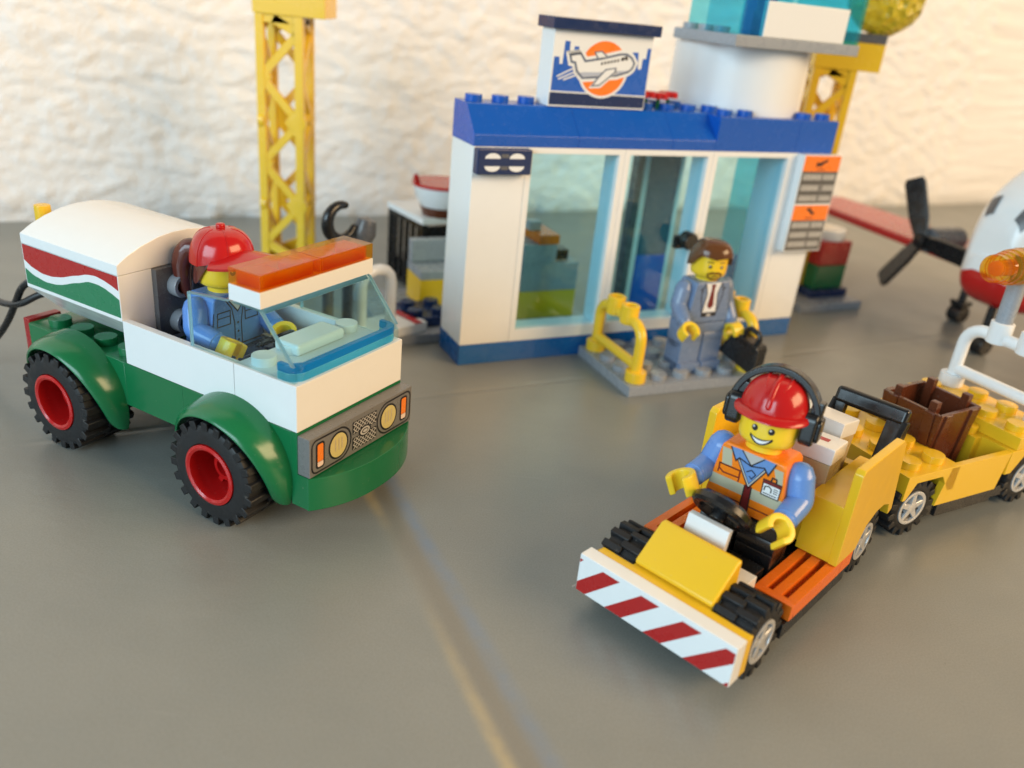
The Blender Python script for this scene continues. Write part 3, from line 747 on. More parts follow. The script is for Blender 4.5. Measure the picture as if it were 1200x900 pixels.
def tractor_driver():
    c, s = math.cos(CTA), math.sin(CTA); lx, ly = -29.4, 16.0
    x, y = CT[0] + c * lx - s * ly, CT[1] + s * lx + c * ly
    A = [(-1, (0, -7.0, 10.2), (1.2, -10.6, 6.6), (3.4, -12.8, 9.2), (.9, -.3, .3)), (1, (0, 7.0, 10.2), (1.0, 9.8, 5.4), (6.0, 9.6, 2.6), (-.2, .35, 1))]
    A = [(-1, (0, -7.7, 10.0), (1.2, -8.9, 5.8), (6.0, -9.3, 5.0), (.5, -.4, .8)), (1, (0, 7.7, 10.0), (.8, 9.0, 5.6), (5.6, 8.9, 4.2), (-.3, .5, .8))]
    t, b, tf, hd, zb = figure('toy figure in red helmet and black ear defenders driving the yellow tractor', (x, y, 2.9), CTA + R(3), 'vest_orange', 'mid_blue', 'black', 'black', False, A)
    b.m('reflective')
    b.poly([(-6.0, 11.6), (-4.1, 11.6), (-3.5, 8.4), (-5.5, 8.3)], tf, 0); b.poly([(4.1, 11.4), (5.9, 11.4), (6.3, 8.6), (5.2, 8.6)], tf, 0)
    b.poly([(-7.2, 3.6), (-6.95, 5.8), (6.95, 5.8), (7.2, 3.6)], tf, 0)
    b.m('shirt_blue').poly([(-2.7, 11.0), (.3, 6.0), (2.9, 11.0)], tf, 1)
    b.m('shirt_blue').poly([(-4.4, 12.3), (-3.0, 9.9), (-2.4, 10.7), (0, 10.0), (-2.2, 12.4)], tf, 2); b.poly([(4.4, 12.3), (3.4, 9.6), (2.5, 10.7), (0, 10.0), (2.2, 12.4)], tf, 2)
    b.m('print_light').poly([(-2.2, 12.4), (0, 10.2), (2.2, 12.4)], tf, 2)
    b.m('ink')
    b.line([(-4.4, 12.3), (-3.0, 9.9), (-2.4, 10.7), (0, 10.0), (2.5, 10.7), (3.4, 9.6), (4.4, 12.3)], .26, tf, 3)
    b.line([(-2.2, 12.4), (0, 10.1), (2.2, 12.4)], .24, tf, 3)
    b.m('ink').line([(-2.6, 10.5), (.35, 5.9), (2.8, 10.4)], .62, tf, 2); b.m('print_light').line([(-2.45, 10.3), (.35, 6.1), (2.65, 10.2)], .26, tf, 3)
    b.m('ink').line([(-.6, 8.6), (.3, 9.3), (1.2, 8.7), (.6, 7.6), (.1, 8.0)], .2, tf, 3)
    b.m('ink_red').poly([(-.25, 6.1), (.95, 6.1), (1.15, .8), (-.35, .8)], tf, 2)
    b.m('ink').line([(-.3, 6.0), (-.4, .8)], .22, tf, 3); b.line([(1.0, 6.0), (1.2, .8)], .22, tf, 3)
    b.m('ink_red').line([(-5.9, 8.2), (-1.75, 8.2), (-1.75, 6.75), (-4.9, 6.6), (-5.85, 7.2)], .28, tf, 1, True); b.line([(-1.7, 6.8), (-1.75, 5.9)], .25, tf, 1); b.line([(-5.85, 7.2), (-5.95, 6.3)], .25, tf, 1)
    b.m('ink').poly([(2.7, 8.8), (6.35, 8.8), (6.25, 5.5), (2.8, 5.5)], tf, 1); b.m('ink_red').poly([(2.9, 8.6), (6.2, 8.6), (6.2, 8.0), (2.9, 8.0)], tf, 2)
    b.m('white').poly([(3.0, 7.95), (6.1, 7.95), (6.05, 5.75), (3.0, 5.75)], tf, 2)
    b.m('ink'); b.line([(3.3, 6.55), (3.35, 7.4), (4.0, 7.65), (4.6, 7.3), (4.6, 6.5)], .24, tf, 3)
    for q in (7.5, 7.1, 6.7): b.line([(5.0, q), (5.85, q)], .16, tf, 3)
    b.line([(3.2, 6.1), (5.8, 6.1)], .18, tf, 3); b.line([(4.2, 8.8), (4.3, 9.5), (5.1, 9.5), (5.2, 8.8)], .3, tf, 2)
    b.m('ink_red').line([(-7.2, 2.0), (7.2, 2.0)], .25, tf, 1)
    b.build('torso', t)
    eyes_mouth(hd, head_fn(5.2), 'smile'); h = hd.build('head', t, ang=50); h.location = (0, 0, (zb + 12.6) * SC); h.rotation_euler = (0, R(-6), R(9))
    k = MB('red')
    k.dome(lambda a: 6.0 + .15 * math.cos(a), lambda a: 7.5 - .1 * math.cos(a), 13.9, .72, 1.0, 44, 14)
    # brim: thin all round, longer in front
    n = 44; v = []; f = []
    for i in range(n):
        a = 2 * PI * i / n; e = .55 + 1.35 * max(0, math.cos(a)) ** 1.2
        for r, z in ((5.5, .5), (6.1 + e * .5, .5 - .1 * e), (6.1 + e, .05 - .25 * e), (6.1 + e, -.35 - .25 * e), (6.0 + e * .6, -.45 - .15 * e), (5.5, -.4)):
            v.append((r * math.cos(a), r * math.sin(a), 7.75 - .1 * math.cos(a) + z))
    for i in range(n):
        j = (i + 1) % n
        for q in range(6): f.append((i * 6 + q, i * 6 + (q + 1) % 6, j * 6 + (q + 1) % 6, j * 6 + q))
    k.add(v, f)
    for yy in (-2.1, 0, 2.1):
        pts = []
        for j in range(15):
            th = R(12 + 156 * j / 14); x_ = 6.0 * math.cos(th) * (1 if yy == 0 else .93); z_ = 7.5 + 6.35 * math.sin(th) ** .8 * (1 if yy == 0 else .955)
            pts.append((x_, yy * math.sin(th), z_))
        k.tube(pts, .55 if yy == 0 else .42, 10)
    k.build('helmet', h, ang=55)
    e = MB('navy')
    e.m('black')
    outer = arc(0, 5.3, 8.3, -8, 188, 26); inner = arc(0, 5.3, 7.1, 188, -8, 26)
    e.push(Matrix.Translation((-.6, 0, 1.5)))
    e.prism([(a, 5.3 + (b_ - 5.3) * 1.06) for a, b_ in outer + inner], -1.5, 1.5, 'x', .3, 2)
    for sg in (-1, 1):
        e.push(Matrix.Translation((0, sg * 6.7, 4.4)))
        pr = [(-2.6, -2.0), (-1.9, -2.9), (1.9, -2.9), (2.6, -2.0), (2.6, 2.2), (1.8, 3.2), (-1.8, 3.2), (-2.6, 2.2)]
        e.prism(pr, -1.3, 1.3, 'y', .5, 2); e.prism([(a * .72, b_ * .72) for a, b_ in pr], sg * 1.1, sg * 2.0, 'y', .35, 2)
        e.box(-1.2, 1.2, -.6, 1.5, 2.8, 5.2, .3); e.pop()
    e.pop(); e.build('ear_defenders', h, ang=45)
tractor_driver()

def luggage():
    c, s = math.cos(CTA), math.sin(CTA)
    def W(lx, ly): return CT[0] + c * lx - s * ly, CT[1] + s * lx + c * ly
    def case(lx, ly, z, yaw, lean, body, top, label, mark):
        x, y = W(lx, ly); t = thing('parcel', label, 'parcel', (x, y, z), CTA + yaw, 'parcels on the tractor bed')
        t.rotation_euler = (0, lean, CTA + yaw)
        b = MB(body); b.box(-3.8, 3.8, -6.6, 6.6, 0, 13.2, .25); b.build('carton', t)
        l = MB(top); l.box(-3.95, 3.95, -6.75, 6.75, 13.22, 16.6, .35)
        if mark: l.m('print_red').add([(-.9, 1.0, 16.63), (.9, 1.0, 16.63), (.9, 4.2, 16.63), (-.9, 4.2, 16.63)], [(0, 1, 2, 3)])
        l.build('lid', t)
    case(-45.5, 17.2, 12.2, R(4), R(-5), 'carton', 'white', 'white lidded parcel with a red mark leaning right behind the tractor driver', True)
    case(-55.2, 14.6, 13.4, R(-2), R(-8), 'carton', 'white', 'plain white lidded parcel behind the marked one, before the black frame', False)
luggage()

# ================================================================== TRAILER
TL = (68.3, 183.75, 0); TLA = R(-150)
def trailer():
    t = thing('baggage_trailer', 'yellow toy trailer with white rail and amber lamp hitched behind the tractor', 'toy trailer', TL, TLA)
    c = MB('black'); c.box(-60, -2, 1.0, 31.2, 3.2, 6.2, .2); c.box(-36.5, -16.5, .3, 31.8, 3.0, 6.2, .2); c.box(-2, 8, 13, 19, 4, 6, .3)
    c.cyl((-7.6, 4, 7.2), (-7.6, 28, 7.2), 1.2, 10); c.cyl((-48.2, 4, 7.2), (-48.2, 28, 7.2), 1.2, 10); c.box(-17.5, -38, 1, 31, 6.2, 7.0, .1); c.build('chassis', t)
    for y0, y1 in ((30.4, 32), (0, 1.6)):
        p = MB('yellow'); p.prism([(-14.8, 6.3), (-16.9, 15.9), (-38.6, 15.9), (-36.8, 6.3)], y0, y1, 'y', .15, 2); p.build('side_panel', t)
    archp = [(-2.6, 10.0), (-2.6, 16), (-19.8, 16), (-19.8, 9.8), (-17.6, 9.8), (-14.5, 14.0), (-6.0, 14.0), (-3.6, 10.0)]
    f = MB('yellow'); f.prism(archp, 23.9, 32.0, 'y', .18); f.prism(archp, 0, 8.1, 'y', .18); f.box(-19.8, -2.6, 8, 24, 10.5, 16, .15)
    f.studs((-7, -15), (4, 12, 20, 28), 16); f.build('front_mudguard', t)
    r = MB('yellow'); arr = [(q - 38.6, z) for q, z in [(a + 0, b_) for a, b_ in archp]]
    r.prism([(-38.7, 9.8), (-38.7, 16), (-56, 16), (-56, 9.8), (-54, 9.8), (-52, 14.2), (-44.5, 14.2), (-41, 9.8)], 23.9, 32, 'y', .18); r.prism([(-38.7, 9.8), (-38.7, 16), (-56, 16), (-56, 9.8), (-54, 9.8), (-52, 14.2), (-44.5, 14.2), (-41, 9.8)], 0, 8.1, 'y', .18)
    r.box(-56, -36.2, 8, 24, 7, 16, .15); r.box(-56, -40.2, .1, 31.9, 16.02, 19.2, .18)
    r.studs((-38.2,), (12, 20), 16); r.studs((-44, -52), (4, 12, 20, 28), 19.2); r.build('rear_mudguard', t)
    w = make_wheel(t, (-7.6, 4.2, 7.2), 7.2, 7.6, 15, 4.15, 'pearl', 'spoke')
    dup(w, t, (-48.2, 4.2, 7.2)); dup(w, t, (-7.6, 27.8, 7.2), PI); dup(w, t, (-48.2, 27.8, 7.2), PI)
    b = MB('white'); bar(b, -52, 16, 19.2, 'y'); b.build('rail', t)
    p = MB('grey'); p.cyl((-52, 12, 38), (-52, 12, 54.5), 2.1, 18, .2); p.cyl((-52, 12, 51.2), (-52, 12, 56.6), 2.5, 20, .3); p.build('lamp_post', t)
    l = MB('amber')
    ax = Vector((.95, .1, .04)).normalized(); o = Vector((-47.5, 13.2, 54.6))
    pr = [(0, 9.4), (1.55, 9.4), (1.65, 10.1), (2.1, 10.2), (2.35, 9.9), (2.35, 8.2), (2.15, 7.9), (2.5, 7.5), (2.6, 6.6), (2.3, 6.3), (2.75, 5.8), (2.85, 4.6), (2.55, 4.3), (3.05, 3.8), (3.15, 1.5), (2.8, 1.2), (3.2, .8), (3.2, -10), (2.2, -11), (0, -11)]
    pr = [(r_ * 1.38, h_ * 1.15) for r_, h_ in pr]
    l.lathe(pr, o, ax, 26)
    l.m('amber_deep'); l.lathe([(0, 10.4), (1.8, 10.4), (2.0, 4), (0, 4)], o, ax, 18)
    l.build('lamp', t)
def bar(b, x, yc, z, axis):
    """1 x 4 fence with two feet, a rounded top bar with two hollow studs and a lower cross bar"""
    def P(u, h): return (x, yc + u, z + h) if axis == 'y' else (yc + u, x, z + h)
    r = 1.62
    path = [P(-12, .5), P(-12, 11.5)] + [P(-12 + 4.6 * (1 - math.cos(R(a))), 11.8 + 4.6 * math.sin(R(a))) for a in (15, 30, 45, 60, 75, 90)] + [P(7.4 * (i / 4 - 1) + 3.7 * i / 4, 16.4) for i in range(1, 5)][:0]
    path += [P(u, 16.4) for u in (-4, 0, 4)] + [P(12 - 4.6 * (1 - math.cos(R(a))), 11.8 + 4.6 * math.sin(R(a))) for a in (90, 75, 60, 45, 30, 15)] + [P(12, 11.5), P(12, .5)]
    b.tube(path, r, 16)
    b.tube([P(-12, 4.6), P(12, 4.6)], r * .95, 14)
    for u in (-12, 12): b.cyl(P(u, 0), P(u, 3.2), 3.1, 22, .25)
    for u in (-4, 4):
        o = Vector(P(u, 0)); b.lathe([(1.6, 19.0), (1.6, 20.3), (1.8, 20.5), (2.5, 20.5), (2.75, 20.3), (2.75, 15.2), (2.4, 14.9), (0, 14.9)], (o.x, o.y, o.z - 0), (0, 0, 1), 24)
        b.lathe([(0, 18.9), (1.62, 18.9), (1.62, 19.2)], (o.x, o.y, o.z), (0, 0, 1), 20)
trailer()

def crate():
    u = Vector((.866, .5)); c, s = math.cos(TLA), math.sin(TLA)
    lx, ly = -26.6, 16.2; x, y = TL[0] + c * lx - s * ly, TL[1] + s * lx + c * ly
    t = thing('crate', 'open brown crate with corner posts standing on the yellow trailer', 'crate', (x, y, 7.0), TLA + R(3))
    for sg, ax in ((1, 'x'), (-1, 'x'), (1, 'y'), (-1, 'y')):
        b = MB('brown'); h, q = 7.9, 6.6
        M = Matrix.Rotation({(1, 'x'): 0, (-1, 'x'): PI, (1, 'y'): PI / 2, (-1, 'y'): -PI / 2}[(sg, ax)], 4, 'Z'); b.push(M)
        # one flared wall with a rim ledge and two slats
        v = []
        for z, r0, r1 in ((0, 6.4, 5.4), (17.4, 7.8, 6.8)):
            for r in (r0, r1):
                for e in (-1, 1): v.append((r, e * (r - .02), z))
        f = [(0, 1, 5, 4), (2, 6, 7, 3), (0, 4, 6, 2), (1, 3, 7, 5), (4, 5, 7, 6), (0, 2, 3, 1)]
        b.solid(v, f, .12, 1)
        for e in (-1, 1):
            b.prism([(6.35, 0.3), (7.0, .3), (8.25, 17.3), (7.6, 17.3)], e * 4.9 - 1.3, e * 4.9 + 1.3, 'y', .12, 1)
        b.pop(); b.build('crate_wall', t)
    f = MB('brown'); f.box(-6.2, 6.2, -6.2, 6.2, 0, 1.2, .1); f.build('crate_floor', t)
    for sx in (-1, 1):
        for sy in (-1, 1):
            p = MB('brown'); p.box(sx * 6.1 - .9, sx * 6.1 + .9, sy * 4.6 - 1.0, sy * 4.6 + 1.0, 12, 19.6, .25); p.build('corner_post', t)
crate()

# ================================================================== TERMINAL
TM = (-16.675, 228.045, 0); TMA = .47768
def TW(x, y):
    c, s = math.cos(TMA), math.sin(TMA); return TM[0] + c * x - s * y, TM[1] + s * x + c * y
def terminal():
    t = thing('terminal_building', 'toy airport terminal with blue roof, tall clear windows and control tower', 'toy building', TM, TMA)
    b = MB('azure'); b.box(0, 128, 0, 16, 0, 6.35, .18); b.build('base', t)
    fl = MB('grey'); fl.box(-15, 57, 18.2, 62, 0, 3.1, .18); fl.build('floor_plate', t)
    for x in (0, 112):
        w = MB('white'); w.box(x + .03, x + 15.97, .05, 15.95, 6.4, 63.95, .2); w.build('column', t)
    for i in range(3):
        x = 16 + 32 * i; f = MB('white')
        f.box(x + .03, x + 1.9, 0.05, 8, 6.4, 63.95, .12); f.box(x + 30.1, x + 31.97, .05, 8, 6.4, 63.95, .12)
        f.box(x + 1.8, x + 30.2, .05, 8, 6.4, 9.9, .12); f.box(x + 1.8, x + 30.2, .05, 8, 62.3, 63.95, .12)
        o = f.build('window', t)
        g = MB('window_blue'); g.box(x + 1.85, x + 30.15, 1.6, 2.6, 9.85, 62.35, .05, 1); g.build('pane', o)
    # dark panels at the back of the hall
    for x0, x1, yy in ((74.5, 86.5, 24), (112, 117, 20)): p = MB('print_blue'); p.box(x0, x1, yy, yy + 2, 3.2, 24, .15); p.build('lower_back_panel', t)
    p = MB('dark_grey'); p.m('teal'); p.box(74.5, 86.5, 24.1, 25.9, 24.05, 63.9, .15); p.m('dark_grey'); p.box(69.5, 72, 24, 28, 0, 63.9, .15); p.build('back_panel', t)
    p = MB('white'); p.box(72.1, 74.4, 24.4, 25.6, 0.1, 63.9, .12); p.box(86.6, 88, 24, 40, 3.2, 63.9, .12); p.build('back_post', t)
    p = MB('tower_blue'); p.box(104, 127.5, 15.95, 17.2, 6.4, 63.9, .1); p.build('rear_glass', t)
    r = MB('blue')
    for x0, x1 in ((0, 31.95), (32, 63.95), (64, 80)): r.prism([(0.02, 64), (.02, 67.0), (6.6, 73.9), (7.6, 74.2), (16, 74.2), (16, 64)], x0, x1, 'x', .12, 2)
    for x0, x1 in ((80.05, 111.95), (112, 128)): r.box(x0, x1, .02, 48, 64, 74.2, .14)
    r.box(58, 80, 16.05, 24, 70.9, 74.2, .15)
    r.studs([4 + 8 * i for i in range(10) if i not in (3, 4, 5, 6)], (12,), 74.2); r.studs([60 + 8 * i for i in range(3)], (20,), 74.2)
    r.studs((84, 92, 116, 124), (4,), 74.2); r.studs((84,), (12,), 74.2)
    r.build('roof', t)
    # ventilator tile on the left column
    v = MB('navy'); v.box(.1, 16.3, -3.0, 0.0, 57, 65.0 - 1.2, .35, 2)
    def vf(u, w_, k): return Vector((.1 + u, -3.03 - .03 * k, 57 + w_))
    v.m('white')
    for cx in (4.4, 11.6): v.poly([(cx + 2.3 * math.cos(R(a)), 4.35 + 1.45 * math.sin(R(a))) for a in range(0, 181, 15)], vf); v.poly([(cx + 2.3 * math.cos(R(a)), 2.35 + 1.45 * math.sin(R(a))) for a in range(180, 361, 15)], vf)
    v.m('dark_grey').poly([(6.9, 4.6), (9.1, 4.6), (9.1, 5.6), (6.9, 5.6)], vf); v.poly([(6.9, 1.4), (9.1, 1.4), (9.1, 2.4), (6.9, 2.4)], vf)
    v.build('vent', t)
    # flight board
    d = MB('white'); d.box(113.7, 129.9, -3.2, -.1, 32, 64, .2)
    def bf(u, w_, k): return Vector((113.8 + u, -3.23 - .03 * k, 32 + w_))
    d.m('print_dark').poly([(.3, .4), (15.7, .4), (15.7, 31.7), (.3, 31.7)], bf)
    for z0 in (26.8, 10.7):
        d.m('print_orange').poly([(.3, z0), (15.7, z0), (15.7, z0 + 5.0), (.3, z0 + 5.0)], bf, 1)
    d.m('white').poly([(.3, 15.75), (15.7, 15.75), (15.7, 16.3), (.3, 16.3)], bf, 2)
    d.m('ink')
    d.line([(5.5, 28.6), (10.2, 30.4)], .9, bf, 2); d.line([(7.2, 28.4), (9.2, 30.0)], .6, bf, 2); d.line([(5.6, 29.6), (7.4, 29.2)], .5, bf, 2); d.line([(6.2, 27.5), (9.4, 27.5)], .3, bf, 2)
    d.line([(6.2, 14.6), (9.6, 12.8)], .9, bf, 2); d.line([(7.6, 14.9), (8.4, 12.6)], .6, bf, 2); d.line([(6.2, 11.5), (9.4, 11.5)], .3, bf, 2)
    for zz in (23.9, 20.4, 17.0, 8.0, 4.7, 1.5):
        d.m('tile_grey').poly([(.7, zz - .2), (15.3, zz - .2), (15.3, zz + 2.4), (.7, zz + 2.4)], bf, 1)
        d.m('print_light')
        u = 1.3
        while u < 14.6:
            ww = random.uniform(.55, .95)
            if not 8.2 < u < 9.6: d.poly([(u, zz + .2), (u + ww, zz + .2), (u + ww, zz + 1.9), (u, zz + 1.9)], bf, 2)
            u += ww + .28
    d.build('flight_board', t)
    # roof sign
    s = MB('white'); s.box(24, 56, 6.4, 14, 74.25, 94.3, .16); X0 = 24
    def sf(u, w_, k): return Vector((24 + u, 6.37 - .03 * k, 74.6 + w_ * .985))
    s.m('navy').poly([(.3, .1), (31.7, .1), (31.7, 3.3), (.3, 3.5)], sf)
    s.m('print_blue').poly([(.5, 3.9), (.6, 12.9), (2.2, 12.9), (2.4, 11.0), (3.3, 11.1), (3.5, 17.1), (5.1, 17.1), (5.2, 14.1), (6.5, 14.1), (6.6, 15.9), (8.0, 15.9), (8.0, 13), (12, 8), (24, 8), (25.4, 11.5), (25.6, 15.5), (27.5, 15.5), (28, 11), (29.1, 11), (29.2, 13.9), (30.3, 13.9), (30.4, 16.8), (31.6, 16.8), (31.7, 3.7)], sf)
    s.m('white').ell(16.6, 10.4, 8.2, 8.0, sf, 1, 36); s.m('print_orange').ell(16.6, 10.5, 7.5, 7.4, sf, 2, 36)
    fus = [(5.4, 13.6), (8.7, 14.2), (10.4, 12.2), (15.6, 13.2), (21.7, 14.7), (23.6, 14.8), (25.4, 13.9), (26.5, 12.5), (25.9, 11.0), (24.8, 10.1), (21.0, 8.9), (15, 8.2), (10.0, 7.7), (8.1, 9.4), (7.2, 11.7), (6.0, 11.8)]
    cx, cy = 16, 11.2
    s.m('white').line(fus, 2.2, sf, 3, True)
    s.m('white').poly(fus, sf, 4); s.m('print_line').line(fus, .62, sf, 5, True); s.m('print_shade').poly([(8.6, 9.0), (10.0, 8.1), (15, 8.6), (21, 9.3), (24.8, 10.5), (20.5, 10.1), (15, 9.5), (10.5, 9.3)], sf, 5)
    s.m('print_line').poly([(12.9, 14.9), (15.4, 15.3), (18.2, 13.5), (14.3, 12.7)], sf, 4); s.m('white').poly([(13.5, 14.6), (15.2, 14.9), (17.2, 13.6), (14.7, 13.0)], sf, 5)
    s.m('white').poly([(12.4, 5.0), (16.2, 5.3), (21.6, 10.0), (21, 11.6), (17, 10.9)], sf, 5)
    s.m('print_line').poly([(13.0, 5.5), (15.9, 5.8), (20.8, 9.9), (20.7, 11.1), (17.2, 10.5), (14.4, 7.5)], sf, 6); s.m('white').poly([(13.9, 6.0), (15.7, 6.2), (20.2, 9.9), (20.2, 10.7), (17.4, 10.1), (14.9, 7.4)], sf, 7)
    s.m('ink')
    for i in range(6): a = 15.5 + i * 1.02; s.poly([(a, 11.45 + i * .22), (a + .55, 11.55 + i * .22), (a + .6, 12.35 + i * .22), (a + .05, 12.25 + i * .22)], sf, 6)
    s.poly([(21.9, 12.9), (22.9, 13.1), (22.9, 14.0), (21.9, 13.8)], sf, 6); s.poly([(23.2, 13.2), (24.2, 13.3), (23.8, 14.4), (23.0, 14.2)], sf, 6)
    s.m('white')
    for a, b_ in (((1.9, 7.7), (7.6, 10.5)), ((2.4, 7.0), (8.2, 9.5)), ((4.0, 6.9), (8.6, 8.6))): s.line([a, b_], .38, sf, 3)
    so = s.build('roof_sign', t)
    c = MB('navy'); c.box(22.6, 57.2, 4.6, 14.5, 94.35, 97.3, .2); c.build('sign_cap', so)
    fw = MB('red')
    for x, y_, z in ((60, 12, 78.2), (65, 12.6, 77.9), (69.5, 14, 78.2)):
        for k in range(5): a = k * 2 * PI / 5; fw.lathe([(0, -.8), (1.6, -.7), (1.7, .3), (1.1, 1.0), (0, 1.1)], (x + 1.6 * math.cos(a), y_ + 1.6 * math.sin(a), z), (0, 0, 1), 10)
    fw.m('green')
    for x, y_ in ((60, 12), (65, 12.6), (69.5, 14)): fw.cyl((x, y_, 74.2), (x, y_, 77), .6, 8)
    fw.tube([(58.5, 12, 75), (57.2, 11.4, 77.2)], .7, 8); fw.build('flowers', t)
    # door closer / camera beside the man's head
    k = MB('black'); k.box(70.0, 77, -2.2, .0, 34.0, 38.4, .6); k.lathe([(0, -3.6), (2.4, -3.6), (2.8, -3.0), (2.8, 0), (0, 0)], (73.4, -2.0, 37.2), (0, 1, 0), 18); k.build('security_camera', t)
    # tower
    w = MB('white'); w.lathe([(0, 74.2), (22, 74.2), (22, 94), (0, 94)], (104, 25.5, 0), (0, 0, 1), 64); w.build('tower_shaft', t)
    p = MB('grey'); p.prism([(79.6, -.3), (128.4, -.3), (128.4, 31), (79.6, 31)], 94.05, 97.2, 'z', .2); p.studs((83.6,), (12, 20, 28), 97.2); o = p.build('tower_deck', t)
    g = MB('tower_blue')
    g.box(80.2, 81.6, .3, 16, 97.25, 126, .15); g.box(81.7, 89.2, 0, 1.3, 97.25, 126, .15); g.box(121.2, 126.6, 0, 1.3, 97.25, 126, .15); g.box(126.8, 128.2, .3, 30, 97.25, 126, .15)
    g.box(89.4, 121.0, .2, 1.5, 107.0, 126, .15); g.box(84, 124, 29, 30.2, 97.3, 126, .1); g.build('tower_glass', o)
    q = MB('white'); q.box(89.2, 121.2, -.2, 1.6, 97.25, 106.9, .18); q.build('tower_panel', o)
    q = MB('white'); q.box(78.5, 129.5, -2, 33, 126.1, 129.3, .2); q.build('tower_roof', o)
    q = MB('azure'); q.box(96, 118, 14, 18, 97.3, 104, .2); q.box(100, 108, 18, 24, 97.3, 110, .2); q.build('control_desk', o)
terminal()

def platform():
    x, y = TW(40, -32)
    t = thing('boarding_platform', 'grey studded platform with two yellow railings before the terminal windows', 'platform', (x, y, 0), TMA - R(1.5))
    p = MB('grey'); p.box(0, 48, 0, 31.6, 0, 3.15, .18); p.studs([4 + 8 * i for i in range(6)], [4 + 8 * i for i in range(4)], 3.15); p.build('plate', t)
    for xx in (4, 44):
        b = MB('lemon'); bar(b, xx, 16, 3.15, 'y'); b.build('railing', t)
platform()

def businessman():
    x, y = TW(67.6, -22.5)
    A = [(-1, (0, -7.7, 10.0), (.8, -9.3, 5.2), (5.0, -9.6, 1.8), (-.4, 0, 1)), (1, (0, 7.7, 10.0), (.2, 9.2, 4.8), (3.2, 9.6, .2), (0, 1, 0))]
    t, b, tf, hd, zb = figure('toy figure in blue suit and maroon tie standing on the grey platform', (x, y, 3.2), TMA - PI / 2 + R(2), 'sand_blue', 'sand_blue', 'sand_blue', 'sand_blue', False, A)
    b.m('white').poly([(-3.0, 12.3), (3.0, 12.3), (2.6, 3.4), (-2.6, 3.4)], tf, 0)
    b.m('ink')
    b.line([(-3.1, 12.3), (-4.0, 9.0), (-2.8, 3.2), (2.8, 3.2), (4.0, 9.0), (3.1, 12.3)], .28, tf, 1)
    b.m('sand_blue').poly([(-2.9, 12.4), (-3.9, 9), (-3.2, 8.2), (-2.7, 3.6), (-1.9, 9)], tf, 1); b.poly([(2.9, 12.4), (3.9, 9), (3.2, 8.2), (2.7, 3.6), (1.9, 9)], tf, 1)
    b.m('ink'); b.line([(-2.9, 12.3), (-1.9, 9.2), (-2.6, 3.6)], .26, tf, 2); b.line([(2.9, 12.3), (1.9, 9.2), (2.6, 3.6)], .26, tf, 2)
    b.m('print_red'); b.m('maroon')
    b.m('ink_red').poly([(-.8, 12.0), (.8, 12.0), (.5, 10.4), (1.15, 5.4), (0, 4.3), (-1.15, 5.4), (-.5, 10.4)], tf, 2)
    b.m('ink').poly([(-2.8, 3.0), (2.8, 3.0), (2.8, 2.0), (-2.8, 2.0)], tf, 1); b.m('print_light').poly([(-.8, 2.9), (.8, 2.9), (.8, 2.1), (-.8, 2.1)], tf, 2)
    b.m('ink').line([(-3.2, 11.2), (-4.6, 10.6), (-3.6, 9.8)], .22, tf, 2); b.line([(3.2, 11.2), (4.6, 10.6), (3.6, 9.8)], .22, tf, 2)
    b.build('torso', t)
    eyes_mouth(hd, head_fn(5.2), 'stern'); h = hd.build('head', t, ang=50); h.location = (0, 0, (zb + 12.6) * SC); h.rotation_euler = (0, 0, R(-17))
    hr = MB('hair_brown')
    def z0(a):
        ca = math.cos(a)
        if ca > .62: return 7.4 + .5 * math.sin(2.5 * a + .6)
        if ca > .25: return 7.3 - 2.7 * (.62 - ca) / .37
        return 4.6 - 1.2 * min(1, (.25 - ca) / .7)
    hr.dome(lambda a: 6.35 + .3 * max(0, math.cos(a)) + .1 * math.sin(5 * a), z0, 12.0, .6, .95, 48, 14)
    hr.build('hair', h, ang=60)
    # bag in his left hand: top-level thing
    M = t.location.copy(); a = t.rotation_euler.z
    lx, ly = 8.0, 12.2
    bx = M.x / SC + math.cos(a) * lx - math.sin(a) * ly; by = M.y / SC + math.sin(a) * lx + math.cos(a) * ly
    g = thing('briefcase', 'black briefcase carried in the hand of the suited figure', 'bag', (bx, by, 6.6), a + R(20)); g.rotation_euler = (0, R(16), a + R(14))
    k = MB('black'); k.prism([(-6.6, 0), (6.6, 0), (6.9, 1.2), (5.2, 7.8), (4.2, 8.8), (-4.2, 8.8), (-5.2, 7.8), (-6.9, 1.2)], -2.6, 2.6, 'y', .5, 2); k.build('bag_body', g)
    f = MB('black'); f.prism([(-5.6, 4.0), (-2.2, 3.0), (2.2, 3.0), (5.6, 4.0), (4.9, 7.5), (-4.9, 7.5)], -3.0, -2.5, 'y', .2); f.build('flap', g)
    hnd = MB('black'); hnd.tube([(-2.6, 0, 8.0), (-2.5, 0, 10.4), (-1.6, 0, 11.5), (1.6, 0, 11.5), (2.5, 0, 10.4), (2.6, 0, 8.0)], .85, 12); hnd.build('handle', g)
businessman()

